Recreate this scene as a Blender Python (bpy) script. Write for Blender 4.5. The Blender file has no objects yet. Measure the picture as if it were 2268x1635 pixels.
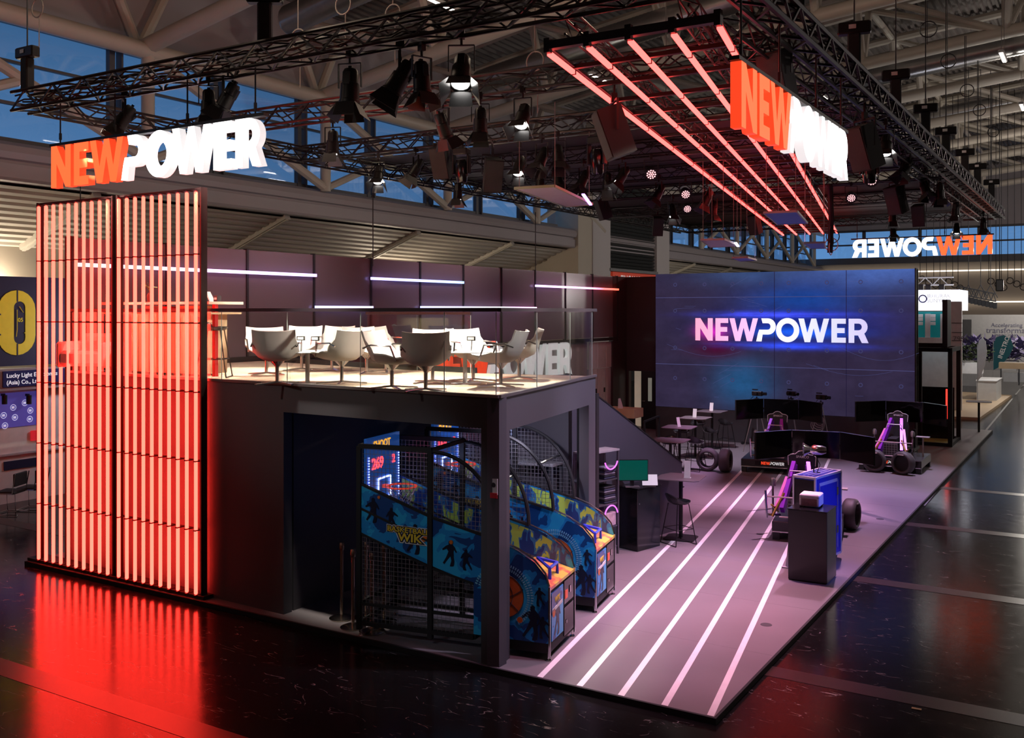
import bpy, math, random
from mathutils import Vector, Matrix
random.seed(7)
S = bpy.context.scene
C = S.collection
PI = math.pi
# ---------------------------------------------------------------- camera (world: X along the stand front, Y into the hall)
FOC, CX, HY, CAMZ, YAW = 2150.0, 1134.0, 690.0, 4.1, math.radians(31.5)
cd = bpy.data.cameras.new('camera')
cam = bpy.data.objects.new('camera', cd); C.objects.link(cam)
cam.location = (0, 0, CAMZ); cam.rotation_euler = (PI/2, 0, YAW)
cd.sensor_fit = 'HORIZONTAL'; cd.sensor_width = 36.0; cd.lens = 36.0*FOC/2268.0
cd.shift_y = -(817.5-HY)/2268.0; cd.clip_end = 400
S.camera = cam
# ---------------------------------------------------------------- sky at dusk, exposure
w = bpy.data.worlds.new('dusk'); S.world = w; w.use_nodes = True
nt = w.node_tree; bg = nt.nodes['Background']
tc = nt.nodes.new('ShaderNodeTexCoord'); sx = nt.nodes.new('ShaderNodeSeparateXYZ'); cr = nt.nodes.new('ShaderNodeValToRGB')
nt.links.new(tc.outputs['Generated'], sx.inputs[0]); nt.links.new(sx.outputs['Z'], cr.inputs[0]); nt.links.new(cr.outputs[0], bg.inputs[0])
cr.color_ramp.elements[0].position = 0.0; cr.color_ramp.elements[0].color = (0.17, 0.40, 0.78, 1)
cr.color_ramp.elements[1].position = 0.34; cr.color_ramp.elements[1].color = (0.025, 0.09, 0.20, 1)
bg.inputs[1].default_value = 0.8
S.view_settings.view_transform = 'Standard'; S.view_settings.look = 'None'
S.view_settings.exposure = 0.0; S.view_settings.gamma = 1.0; S.view_settings.use_curve_mapping = False
S.cycles.max_bounces = 7; S.cycles.diffuse_bounces = 3; S.cycles.glossy_bounces = 4
S.cycles.transmission_bounces = 6; S.cycles.transparent_max_bounces = 14
S.cycles.caustics_reflective = False; S.cycles.caustics_refractive = False
S.cycles.sample_clamp_indirect = 4.0; S.cycles.use_denoising = True

def lamp(kind, name, loc, to, power, col, size=0.1, angle=45, blend=0.5, sy=None):
    l = bpy.data.lights.new(name, kind); o = bpy.data.objects.new(name, l); C.objects.link(o)
    l.energy = power; l.color = col; o.location = loc
    if kind == 'SPOT': l.spot_size = math.radians(angle); l.spot_blend = blend; l.shadow_soft_size = size
    elif kind == 'AREA':
        l.shape = 'RECTANGLE'; l.size = size; l.size_y = sy or size
    else: l.shadow_soft_size = size
    if to is not None:
        d = Vector(to)-Vector(loc); o.rotation_euler = d.to_track_quat('-Z', 'Y').to_euler()
    return o
# warm fill lamps added out of view to light the roof and hall
for x, y, z, p in ((-17, 2, 10.6, 110), (-12, 10, 11.0, 300), (-8.5, 21, 12.3, 380)):
    lamp('POINT', 'hall_fill_light', (x, y, z), None, p, (1.0, 0.76, 0.56), 0.25)
for x, y, z, p in ((7, 26, 11.0, 420), (6, 52, 11.0, 1000), (4.5, 78, 11.0, 900)):
    lamp('POINT', 'hall_fill_light', (x, y, z), None, p, (1.0, 0.84, 0.78), 0.25)
# lamps lighting the lean-to aisle ceiling on the left
for y in (16, 34, 56): lamp('POINT', 'aisle_light', (-27.5, y, 4.6), None, 330, (1.0, 0.83, 0.62), 0.3)
# stage spots of the stand: white on the deck, rose and violet on the floor, blue on the far wall
WW = (1.0, 0.88, 0.76)
for x, y, tx, ty, p in ((-12.9, 9.0, -12.4, 11.2, 1500), (-10.6, 9.0, -10.6, 11.3, 1500), (-8.6, 9.0, -8.6, 10.8, 1500),
                        (-7.2, 12.0, -7.2, 10.8, 900), (-11.2, 12.0, -11.8, 11.0, 900)):
    lamp('SPOT', 'deck_spot', (x, y, 6.55), (tx, ty, 3.1), p*2.3, WW, 0.12, 52, 0.6)
for ty in (10.6, 12.2): lamp('SPOT', 'deck_spot', (-3.25, ty, 6.7), (-9.0, ty-.4, 3.6), 1500, WW, 0.1, 36, 0.6)  # extra pair added from the right to lighten the chair shells
lamp('SPOT', 'neighbour_blue_spot', (2.5, 15.0, 3.4), (-3.6, 15.4, .8), 1500, (0.08, 0.12, 1.0), 0.2, 20, 0.6)
lamp('SPOT', 'games_fill_spot', (-7.2, 2.0, 6.2), (-7.0, 9.9, 1.15), 300, (0.85, 0.9, 1.0), 0.1, 19, 0.7)  # added fill from the camera side, brightens the machine prints
PK, VI = (1.0, 0.46, 0.68), (0.66, 0.44, 1.0)
for x, y, tx, ty, p, c, a in ((-4.4, 12.0, -4.5, 11.5, 400, PK, 58), (-4.8, 15.1, -5.1, 13.7, 620, (1.0, 0.46, 0.66), 60), (-4.2, 19, -4.4, 16.4, 560, (0.95, 0.5, 0.82), 62),
                              (-5.6, 20, -5.8, 19.5, 900, (1.0, 0.48, 0.80), 66), (-3.6, 22, -4.1, 21.2, 560, VI, 60), (-7.4, 22.5, -7.2, 23.0, 620, (0.9, 0.52, 1.0), 66),
                              (-4.2, 26, -4.4, 25.0, 420, (0.8, 0.62, 1.0), 62), (-9.6, 24.5, -9.6, 26.2, 420, (0.9, 0.8, 1.0), 66), (-4.5, 9.1, -4.6, 10.1, 120, PK, 60)):
    lamp('SPOT', 'floor_spot', (x, y, 6.6), (tx, ty, 0), p*4.2, c, 0.1, a*.86, 0.9)
lamp('SPOT', 'wall_spot', (-6.2, 26.0, 6.6), (-6.4, 29.1, 4.6), 60, (0.45, 0.5, 1.0), 0.1, 80, 0.8)
lamp('SPOT', 'wall_spot', (-10.4, 24.5, 6.6), (-10.6, 29.1, 3.0), 60, (0.7, 0.62, 1.0), 0.1, 70, 0.8)
lamp('SPOT', 'side_spot', (-3.4, 13.5, 6.9), (-6.5, 13.6, 1.9), 1300, (0.74, 0.68, 1.0), 0.1, 60, 0.8)
lamp('SPOT', 'side_spot', (-3.3, 10.6, 6.9), (-6.0, 10.6, 1.4), 900, (0.78, 0.72, 1.0), 0.1, 50, 0.8)
lamp('SPOT', 'bay_fill_light', (-6.7, 11.2, 2.66), (-8.0, 13.0, 1.5), 70, (0.82, 0.76, 1.0), 0.05, 110, 0.8)  # added lamp without a fitting, lifts the back wall of the bay
lamp('SPOT', 'chair_fill_spot', (-10.5, -5, 9.8), (-8.9, 10.4, 4.1), 1150, (1.0, .88, .76), 0.2, 22, 0.8)  # added front fill for the chair backs, no such lamp in the hall
# panel wall wash
for y in (14, 20, 26): lamp('SPOT', 'panel_spot', (-11.5, y, 6.7), (-14.3, y, 4.4), 230, (1.0, 0.78, 0.82), 0.12, 90, 0.9)
# daylight-white booth lights of the neighbours at the far right and left
lamp('POINT', 'neighbour_light', (-2.0, 47, 5.2), None, 700, (1, 0.95, 0.88), 0.3)
lamp('POINT', 'neighbour_light', (-3.0, 62, 6.0), None, 1100, (1, 0.90, 0.78), 0.3)
lamp('POINT', 'neighbour_light', (-18.5, 15.0, 3.6), None, 160, (0.85, 0.82, 1.0), 0.2)
lamp('POINT', 'neighbour_light', (-17.0, 25.5, 3.0), None, 120, (1.0, 0.93, 0.82), 0.2)

# ================================================================ helpers
def ray(px, py):
    u = (px-CX)/FOC; c, s = math.cos(YAW), math.sin(YAW)
    return (u*c-s, u*s+c, (HY-py)/FOC)
def onz(px, py, z):
    r = ray(px, py); t = (z-CAMZ)/r[2]; return Vector((r[0]*t, r[1]*t, z))
def onx(px, py, x):
    r = ray(px, py); t = x/r[0]; return Vector((x, r[1]*t, CAMZ+r[2]*t))
def ony(px, py, y):
    r = ray(px, py); t = y/r[1]; return Vector((r[0]*t, y, CAMZ+r[2]*t))

MATS = {}
def M(name, col=(.5, .5, .5), rough=.5, metal=0.0, emit=None, es=1.0, alpha=None, noise=None, coat=0.0, trans=None, bump=None, spec=None):
    if name in MATS: return MATS[name]
    m = bpy.data.materials.new(name); m.use_nodes = True; MATS[name] = m
    t = m.node_tree; b = t.nodes['Principled BSDF']
    b.inputs['Base Color'].default_value = (*col, 1); b.inputs['Roughness'].default_value = rough
    b.inputs['Metallic'].default_value = metal; b.inputs['Coat Weight'].default_value = coat
    if spec is not None: b.inputs['Specular IOR Level'].default_value = spec
    if emit is not None:
        b.inputs['Emission Color'].default_value = (*emit, 1); b.inputs['Emission Strength'].default_value = es
    n = t.nodes.new('ShaderNodeTexNoise'); tx = t.nodes.new('ShaderNodeTexCoord')
    t.links.new(tx.outputs['Object'], n.inputs['Vector'])
    sc, amt = noise or (6.0, 0.12)
    n.inputs['Scale'].default_value = sc; n.inputs['Detail'].default_value = 4
    mx = t.nodes.new('ShaderNodeMix'); mx.data_type = 'RGBA'
    mx.inputs['A'].default_value = (*[max(0, c*(1-amt)) for c in col], 1)
    mx.inputs['B'].default_value = (*[min(1, c*(1+amt)) for c in col], 1)
    t.links.new(n.outputs['Fac'], mx.inputs['Factor']); t.links.new(mx.outputs['Result'], b.inputs['Base Color'])
    if bump:
        bp = t.nodes.new('ShaderNodeBump'); bp.inputs['Strength'].default_value = bump
        t.links.new(n.outputs['Fac'], bp.inputs['Height']); t.links.new(bp.outputs['Normal'], b.inputs['Normal'])
    if trans is not None:      # see-through sheet: part clear, part this surface
        tr = t.nodes.new('ShaderNodeBsdfTransparent'); tr.inputs[0].default_value = (*trans[1], 1)
        ms = t.nodes.new('ShaderNodeMixShader'); ms.inputs[0].default_value = trans[0]
        t.links.new(tr.outputs[0], ms.inputs[1]); t.links.new(b.outputs[0], ms.inputs[2])
        t.links.new(ms.outputs[0], t.nodes['Material Output'].inputs[0])
    return m
def glass(name, tint=(.93, .97, .95), refl=.10, col=(.9, .95, .95)):
    if name in MATS: return MATS[name]
    m = bpy.data.materials.new(name); m.use_nodes = True; MATS[name] = m
    t = m.node_tree; t.nodes.remove(t.nodes['Principled BSDF'])
    tr = t.nodes.new('ShaderNodeBsdfTransparent'); tr.inputs[0].default_value = (*tint, 1)
    gl = t.nodes.new('ShaderNodeBsdfGlossy'); gl.inputs['Roughness'].default_value = 0.02; gl.inputs[0].default_value = (*col, 1)
    fr = t.nodes.new('ShaderNodeLayerWeight'); fr.inputs[0].default_value = 0.3
    mp = t.nodes.new('ShaderNodeMapRange'); mp.inputs['To Min'].default_value = refl*.5; mp.inputs['To Max'].default_value = min(1, refl*5)
    ms = t.nodes.new('ShaderNodeMixShader')
    t.links.new(fr.outputs['Fresnel'], mp.inputs['Value']); t.links.new(mp.outputs[0], ms.inputs[0])
    t.links.new(tr.outputs[0], ms.inputs[1]); t.links.new(gl.outputs[0], ms.inputs[2])
    t.links.new(ms.outputs[0], t.nodes['Material Output'].inputs[0])
    return m

class MB:
    """collects shapes into one mesh"""
    def __init__(s): s.v = []; s.f = []; s.T = Matrix.Identity(4)
    def at(s, x=0, y=0, z=0, rz=0, rx=0, ry=0):
        s.T = Matrix.Translation((x, y, z)) @ Matrix.Rotation(rz, 4, 'Z') @ Matrix.Rotation(ry, 4, 'Y') @ Matrix.Rotation(rx, 4, 'X'); return s
    def add(s, vs, fs):
        n = len(s.v); T = s.T
        s.v += [tuple(T @ Vector(v)) for v in vs]; s.f += [tuple(i+n for i in f) for f in fs]; return s
    def box(s, x0, x1, y0, y1, z0, z1, b=0):
        if b <= 0:
            vs = [(x, y, z) for x in (x0, x1) for y in (y0, y1) for z in (z0, z1)]
            return s.add(vs, [(0, 1, 3, 2), (4, 6, 7, 5), (0, 4, 5, 1), (2, 3, 7, 6), (0, 2, 6, 4), (1, 5, 7, 3)])
        vs = []; ring = lambda z, i: [(x0+i+(b-i if False else 0), y0, z)]
        def oct_(z, k):      # octagonal ring, k = extra inset
            a0, a1, c0, c1 = x0+k, x1-k, y0+k, y1-k
            return [(a0+b, c0, z), (a1-b, c0, z), (a1, c0+b, z), (a1, c1-b, z), (a1-b, c1, z), (a0+b, c1, z), (a0, c1-b, z), (a0, c0+b, z)]
        R = oct_(z0, b*.7)+oct_(z0+b, 0)+oct_(z1-b, 0)+oct_(z1, b*.7)
        fs = [tuple(range(7, -1, -1)), tuple(range(24, 32))]
        for r in range(3):
            for i in range(8): j = (i+1) % 8; fs.append((r*8+i, r*8+j, r*8+8+j, r*8+8+i))
        return s.add(R, fs)
    def cbox(s, cx, cy, cz, sx, sy, sz, b=0): return s.box(cx-sx/2, cx+sx/2, cy-sy/2, cy+sy/2, cz-sz/2, cz+sz/2, b)
    def frame(s, p, q):
        p = Vector(p); q = Vector(q); d = (q-p); L = d.length or 1e-6; d = d/L
        up = Vector((0, 0, 1)) if abs(d.z) < .95 else Vector((1, 0, 0))
        a = d.cross(up).normalized(); b = a.cross(d).normalized(); return p, q, a, b
    def bar(s, p, q, w, h=None):
        h = h or w; p, q, a, b = s.frame(p, q)
        vs = [c+a*(i*w/2)+b*(j*h/2) for c in (p, q) for i, j in ((-1, -1), (1, -1), (1, 1), (-1, 1))]
        return s.add(vs, [(3, 2, 1, 0), (4, 5, 6, 7), (0, 1, 5, 4), (1, 2, 6, 5), (2, 3, 7, 6), (3, 0, 4, 7)])
    def tube(s, p, q, r, n=8, r2=None, cap=True):
        r2 = r if r2 is None else r2; p, q, a, b = s.frame(p, q); vs = []
        for c, rr in ((p, r), (q, r2)):
            for i in range(n): t = 2*PI*i/n; vs.append(c+a*(rr*math.cos(t))+b*(rr*math.sin(t)))
        fs = [(i, (i+1) % n, n+(i+1) % n, n+i) for i in range(n)]
        if cap: fs += [tuple(range(n-1, -1, -1)), tuple(range(n, 2*n))]
        return s.add(vs, fs)
    def path(s, pts, r, n=6):
        """one continuous tube through the points"""
        P = [Vector(p) for p in pts]; vs = []; prev = None
        for i, p in enumerate(P):
            d = (P[min(i+1, len(P)-1)]-P[max(i-1, 0)]).normalized()
            if prev is None:
                up = Vector((0, 0, 1)) if abs(d.z) < .9 else Vector((1, 0, 0)); a = d.cross(up).normalized()
            else: a = (prev-d*prev.dot(d)).normalized()
            prev = a; b = d.cross(a)
            for k in range(n): t = 2*PI*k/n; vs.append(p+a*(r*math.cos(t))+b*(r*math.sin(t)))
        m = len(P); fs = [(j*n+i, j*n+(i+1) % n, (j+1)*n+(i+1) % n, (j+1)*n+i) for j in range(m-1) for i in range(n)]
        fs += [tuple(range(n-1, -1, -1)), tuple(range((m-1)*n, m*n))]
        return s.add(vs, fs)
    def ring(s, c, R, r, axis='Z', n=20, m=6, a0=0, a1=2*PI):
        pts = []; full = abs(a1-a0-2*PI) < 1e-3
        for i in range(n+(0 if full else 1)):
            t = a0+(a1-a0)*i/n; x, y = R*math.cos(t), R*math.sin(t)
            pts.append(Vector(c)+(Vector((x, y, 0)) if axis == 'Z' else Vector((x, 0, y)) if axis == 'Y' else Vector((0, x, y))))
        if full: pts.append(pts[0])
        return s.path(pts, r, m)
    def lathe(s, prof, n=20, c=(0, 0, 0), axis='Z'):
        vs = []; fs = []
        for r, z in prof:
            for i in range(n):
                t = 2*PI*i/n; x, y = r*math.cos(t), r*math.sin(t)
                v = (x, y, z) if axis == 'Z' else (z, x, y) if axis == 'X' else (x, z, y)
                vs.append((v[0]+c[0], v[1]+c[1], v[2]+c[2]))
        for j in range(len(prof)-1):
            for i in range(n): fs.append((j*n+i, j*n+(i+1) % n, (j+1)*n+(i+1) % n, (j+1)*n+i))
        return s.add(vs, fs)
    def disc(s, c, r, n=16, axis='Z'):
        vs = []
        for i in range(n):
            t = 2*PI*i/n; x, y = r*math.cos(t), r*math.sin(t)
            v = (x, y, 0) if axis == 'Z' else (0, x, y) if axis == 'X' else (x, 0, y)
            vs.append((v[0]+c[0], v[1]+c[1], v[2]+c[2]))
        return s.add(vs, [tuple(range(n))])
    def prism(s, poly, z0, z1, plane='XY'):
        """poly in a plane, extruded from z0 to z1 along the third axis"""
        n = len(poly)
        if plane == 'XY': mk = lambda a, b, z: (a, b, z)
        elif plane == 'XZ': mk = lambda a, b, z: (a, z, b)
        else: mk = lambda a, b, z: (z, a, b)
        vs = [mk(a, b, z0) for a, b in poly]+[mk(a, b, z1) for a, b in poly]
        fs = [tuple(range(n-1, -1, -1)), tuple(range(n, 2*n))]+[(i, (i+1) % n, n+(i+1) % n, n+i) for i in range(n)]
        return s.add(vs, fs)
    def quad(s, a, b, c, d): return s.add([a, b, c, d], [(0, 1, 2, 3)])
    def build(s, name, mat, parent=None, smooth=False, label=None):
        me = bpy.data.meshes.new(name); me.from_pydata([tuple(v) for v in s.v], [], s.f); me.update()
        me.materials.append(mat)
        if smooth:
            me.polygons.foreach_set('use_smooth', [True]*len(me.polygons))
            try: me.set_sharp_from_angle(angle=math.radians(40))
            except Exception: pass
        o = bpy.data.objects.new(name, me); C.objects.link(o)
        if parent is not None: o.parent = parent
        if label: o['label'] = label
        return o
def tag(o, label=None, cat=None, group=None, kind=None):
    for k, v in (('label', label), ('category', cat), ('group', group), ('kind', kind)):
        if v: o[k] = v
    return o
def thing(name, label, cat, loc=(0, 0, 0), rz=0, group=None):
    o = bpy.data.objects.new(name, None); C.objects.link(o); o.empty_display_size = .1
    o.location = loc; o.rotation_euler = (0, 0, rz); return tag(o, label, cat, group)
def struct(o): o['kind'] = 'structure'; return o
KIDS = {}
def copy_tree(o, loc=None, rz=None, label=None, group=None, parent=None, mats=None):
    kids = [k for k in bpy.data.objects if k.parent == o]
    c = o.copy(); C.objects.link(c); c.parent = parent
    if parent is None:
        if loc is not None: c.location = loc
        if rz is not None: c.rotation_euler = (0, 0, rz)
        if label: c['label'] = label
        if group: c['group'] = group
    for k in kids: copy_tree(k, parent=c)
    return c

# ---------------------------------------------------------------- lettering
def arc(cx, cz, rx, rz_, a0, a1, n=14): return [(cx+rx*math.cos(math.radians(a0+(a1-a0)*i/n)), cz+rz_*math.sin(math.radians(a0+(a1-a0)*i/n))) for i in range(n+1)]
T_ = .235
GL = {  # outlines, first = outer, others = holes; height 1
 'N': (.86, [[(0, 0), (0, 1), (.25, 1), (.62, .46), (.62, 1), (.86, 1), (.86, 0), (.63, 0), (.24, .57), (.24, 0)]]),
 'E': (.62, [[(0, 0), (0, 1), (.62, 1), (.62, .79), (.24, .79), (.24, .61), (.57, .61), (.57, .40), (.24, .40), (.24, .21), (.62, .21), (.62, 0)]]),
 'W': (1.36, [[(0, 1), (.25, 1), (.40, .38), (.58, 1), (.79, 1), (.96, .38), (1.12, 1), (1.36, 1), (1.08, 0), (.84, 0), (.68, .60), (.52, 0), (.28, 0)]]),
 'P': (.80, [[(.15, 1)] + arc(.46, .65, .36, .35, 90, -90) + [(.21, .30), (.16, 0), (-.09, 0), (-.01, .34), (.05, .51), (.43, .51)] + arc(.45, .65, .13, .14, -90, 90, 8) + [(.21, .79)]]),
 'O': (1.06, [arc(.53, .5, .53, .52, 180, -176, 30), arc(.53, .5, .29, .29, 180, -172, 22)]),
 'R': (.84, [[(0, 0), (0, 1)] + arc(.44, .66, .36, .34, 90, -52, 10) + [(.84, 0), (.56, 0), (.40, .31), (.24, .31), (.24, 0)], [(.24, .52), (.24, .80)] + arc(.42, .66, .14, .14, 90, -90, 8)]),
}
ADV = [('N', 0), ('E', 1.0), ('W', 1.68), ('P', 3.05), ('O', 3.88), ('W', 4.90), ('E', 6.36), ('R', 7.10)]
LOGO_W = 7.94
def glyph_mesh(polys, depth, name, scale=1.0, dx=0.0):
    cu = bpy.data.curves.new(name, 'CURVE'); cu.dimensions = '2D'; cu.fill_mode = 'BOTH'; cu.extrude = depth/2
    for poly in polys:
        sp = cu.splines.new('POLY'); sp.points.add(len(poly)-1); sp.use_cyclic_u = True
        for i, (a, b) in enumerate(poly): sp.points[i].co = ((a+dx)*scale, b*scale, 0, 1)
    ob = bpy.data.objects.new(name, cu); me = bpy.data.meshes.new_from_object(ob)
    bpy.data.objects.remove(ob); bpy.data.curves.remove(cu); return me
def put_mesh(me, name, mat, T, parent=None, side=None):
    me.materials.clear(); me.materials.append(mat); me.name = name
    if side is not None:      # returns of a built-up letter
        me.materials.append(side)
        for p in me.polygons: p.material_index = 0 if abs(p.normal.z) > .7 else 1
    me.transform(T)
    o = bpy.data.objects.new(name, me); C.objects.link(o)
    if parent is not None: o.parent = parent
    return o
def upright(x, y, z, rz): return Matrix.Translation((x, y, z)) @ Matrix.Rotation(rz, 4, 'Z') @ Matrix.Rotation(PI/2, 4, 'X')
def text(body, size, mat, T, parent, name='lettering', depth=.004, bold=0.0, align='LEFT', stretch=1.0):
    cu = bpy.data.curves.new(name, 'FONT'); cu.body = body; cu.size = size; cu.extrude = depth/2; cu.offset = bold*size
    cu.align_x = align; cu.resolution_u = 3
    ob = bpy.data.objects.new(name, cu); me = bpy.data.meshes.new_from_object(ob)
    bpy.data.objects.remove(ob); bpy.data.curves.remove(cu)
    if stretch != 1: me.transform(Matrix.Diagonal((stretch, 1, 1, 1)))
    return put_mesh(me, name, mat, T, parent)
def logo(parent, T, width, height, depth, red, white, name='letter', rside=None, wside=None):
    s = width/LOGO_W; out = []
    for i, (g, x) in enumerate(ADV):
        me = glyph_mesh(GL[g][1], depth, name, s, x); me.transform(Matrix.Diagonal((1, height/s, 1, 1)))
        out.append(put_mesh(me, name, red if i < 3 else white, T, parent, rside if i < 3 else wside))
    return out

# ---------------------------------------------------------------- materials
BLACK = M('black_metal', (.012, .012, .013), .42, .3)
MATT = M('matt_black', (.012, .012, .014), .75)
GLOSS = M('gloss_black', (.008, .008, .009), .18)
DARK = M('dark_grey', (.035, .035, .04), .6)
CHROME = M('chrome', (.75, .75, .76), .16, 1.0)
STEEL = M('steel', (.42, .42, .43), .35, .9)
WHITE = M('white_paint', (.80, .80, .80), .5)
RUBBER = M('rubber', (.03, .03, .032), .7)
GREYC = M('light_grey', (.42, .42, .43), .5)
WIRE = M('wire', (.25, .24, .24), .5, .5)
# ================================================================ THE HALL
def floor_mat():
    m = bpy.data.materials.new('hall_asphalt'); m.use_nodes = True; t = m.node_tree; b = t.nodes['Principled BSDF']; L = t.links.new
    tx = t.nodes.new('ShaderNodeTexCoord')
    n1 = t.nodes.new('ShaderNodeTexNoise'); n1.inputs['Scale'].default_value = .9; n1.inputs['Detail'].default_value = 8
    n2 = t.nodes.new('ShaderNodeTexNoise'); n2.inputs['Scale'].default_value = 5; n2.inputs['Detail'].default_value = 10; n2.inputs['Roughness'].default_value = .7
    L(tx.outputs['Object'], n1.inputs['Vector']); L(tx.outputs['Object'], n2.inputs['Vector'])
    # scratches: stretched voronoi edges
    mpg = t.nodes.new('ShaderNodeMapping'); mpg.inputs['Scale'].default_value = (.55, 1.7, 1); mpg.inputs['Rotation'].default_value = (0, 0, .5)
    L(tx.outputs['Object'], mpg.inputs['Vector'])
    wn = t.nodes.new('ShaderNodeTexNoise'); wn.inputs['Scale'].default_value = 2.2; L(mpg.outputs[0], wn.inputs['Vector'])
    va = t.nodes.new('ShaderNodeVectorMath'); va.operation = 'ADD'; L(mpg.outputs[0], va.inputs[0]); L(wn.outputs['Color'], va.inputs[1])
    vo = t.nodes.new('ShaderNodeTexVoronoi'); vo.feature = 'DISTANCE_TO_EDGE'; vo.inputs['Scale'].default_value = 1.6; L(va.outputs[0], vo.inputs['Vector'])
    c1 = t.nodes.new('ShaderNodeMapRange'); c1.inputs['From Min'].default_value = 0; c1.inputs['From Max'].default_value = .011; c1.inputs['To Min'].default_value = 1; c1.inputs['To Max'].default_value = 0
    L(vo.outputs[0], c1.inputs[0])
    c2 = t.nodes.new('ShaderNodeMapRange'); c2.inputs['From Min'].default_value = .50; c2.inputs['From Max'].default_value = .62
    L(n2.outputs['Fac'], c2.inputs[0])
    mul = t.nodes.new('ShaderNodeMath'); mul.operation = 'MULTIPLY'; L(c1.outputs[0], mul.inputs[0]); L(c2.outputs[0], mul.inputs[1])
    base = t.nodes.new('ShaderNodeMix'); base.data_type = 'RGBA'; base.inputs['A'].default_value = (.004, .004, .0045, 1); base.inputs['B'].default_value = (.013, .012, .012, 1)
    L(n1.outputs['Fac'], base.inputs['Factor'])
    sc = t.nodes.new('ShaderNodeMix'); sc.data_type = 'RGBA'; sc.inputs['B'].default_value = (.30, .29, .28, 1)
    sp_ = t.nodes.new('ShaderNodeTexVoronoi'); sp_.inputs['Scale'].default_value = 7; L(tx.outputs['Object'], sp_.inputs['Vector'])
    s1 = t.nodes.new('ShaderNodeMapRange'); s1.inputs['From Min'].default_value = 0; s1.inputs['From Max'].default_value = .10; s1.inputs['To Min'].default_value = 1; s1.inputs['To Max'].default_value = 0; L(sp_.outputs['Distance'], s1.inputs[0])
    s2 = t.nodes.new('ShaderNodeMath'); s2.operation = 'MULTIPLY'; L(s1.outputs[0], s2.inputs[0]); L(c2.outputs[0], s2.inputs[1])
    s3 = t.nodes.new('ShaderNodeMath'); s3.operation = 'MAXIMUM'; L(mul.outputs[0], s3.inputs[0]); L(s2.outputs[0], s3.inputs[1])
    L(base.outputs['Result'], sc.inputs['A']); L(s3.outputs[0], sc.inputs['Factor']); L(sc.outputs['Result'], b.inputs['Base Color'])
    r = t.nodes.new('ShaderNodeMapRange'); r.inputs['To Min'].default_value = .07; r.inputs['To Max'].default_value = .24
    L(n2.outputs['Fac'], r.inputs[0]); L(r.outputs[0], b.inputs['Roughness'])
    bp = t.nodes.new('ShaderNodeBump'); bp.inputs['Strength'].default_value = .05; bp.inputs['Distance'].default_value = .02
    L(n2.outputs['Fac'], bp.inputs['Height']); L(bp.outputs[0], b.inputs['Normal'])
    b.inputs['Specular IOR Level'].default_value = .24
    return m
struct(MB().box(-36, 22, -14, 99, -.3, 0).build('floor', floor_mat()))
# covered service ducts running across the hall floor
for n_, y in enumerate((6.47, 10.97, 15.45, 19.95, 24.45)):
    struct(MB().box(-30, 14, y-.16, y+.16, -.01, .003).build('trim_%d' % (20+n_), M('duct_cover', (.035, .022, .020), .3, noise=(3, .5))))
tag(MB().bar(tuple(onz(2019, 1568, .004)), tuple(onz(2041, 1572, .004)), .04, .004).build('tape_scrap', M('tape_yellow', (.5, .42, .2), .5)), 'tiny yellowish scrap of tape on the black floor at lower right', 'tape')
def arch(x): return 11.7+.19*(x+24)-.0024*(x+24)**2
DECK = M('roof_deck', (.20, .175, .165), .6, .2, noise=(.6, .25))
PIPE = M('cream_steel', (.62, .56, .48), .45, noise=(1.5, .10))
def roof():
    mb = MB(); xs = []; x = -24.6; k = 0; prof = [(0, 0), (.10, 0), (.14, .13), (.26, .13)]
    while x < 22:
        for dx, dz in prof: xs.append((x+dx, arch(max(x, -24))+3.2+dz))
        x += .30
    n = len(xs); vs = [(a, y, z) for y in (-14, 99) for a, z in xs]
    mb.add(vs, [(i, i+1, n+i+1, n+i) for i in range(n-1)])
    mb.box(-24.6, 22, -14, 99, arch(22)+4.6, arch(22)+4.8)
    return struct(mb.build('ceiling', DECK))
roof()
wl = M('hall_plaster', (.50, .46, .44), .7, noise=(.5, .06)); CREAM = M('cream_plaster', (.66, .60, .50), .7, noise=(.5, .06))
BEAM = M('beam_paint', (.44, .40, .42), .55, noise=(.7, .08))
SOF = M('aisle_soffit', (.60, .56, .50), .6, noise=(.8, .06))
# long edge beam on the left, with its groove and rounded top
mb = MB(); prof = [(-24.3, 7.43), (-23.75, 7.43), (-23.7, 7.50), (-23.7, 7.86), (-23.80, 7.88), (-23.80, 7.95), (-23.66, 7.98), (-23.60, 8.14), (-23.68, 8.32), (-23.9, 8.44), (-24.3, 8.46)]
mb.prism(prof, -14, 98, 'XZ'); struct(mb.build('trim_1', BEAM))
# sloping corrugated aisle ceiling outside the beam
mb = MB(); xs = []; x = -24.2; i = 0
while x > -27.7:
    for dx, dz in ((0, 0), (-.16, 0), (-.19, .10), (-.31, .10)): xs.append((x+dx, 7.43-.38*(-24-x-dx)+dz))
    x -= .34
n = len(xs); mb.add([(a, y, z) for y in (-14, 98) for a, z in xs], [(i, i+1, n+i+1, n+i) for i in range(n-1)])
struct(mb.build('trim_2', SOF))
mb = MB().box(-28.0, -27.7, -14, 98, 0, 8.2); struct(mb.build('wall_left', CREAM))
mb = MB().box(-24.6, -24.3, -14, 98, 11.75, 14.9).box(-28.2, -24.25, -14, 98, 7.9, 8.3); struct(mb.build('trim_3', BEAM))
SR = M('soffit_rib', (.56, .53, .47), .55)
for k, y in enumerate((9.6, 17.1, 24.5, 32.0, 39.4, 56, 63.4, 71, 78)):
    mb = MB().bar((-24.1, y, 7.36), (-27.6, y, 6.01), .26, .16).bar((-24.1, y, 7.27), (-27.6, y, 5.92), .10, .05)
    o = mb.build('soffit_strut', SR)
    tag(o, 'cream sloping strut under the corrugated aisle ceiling', 'strut', 'struts under the aisle ceiling')
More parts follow.
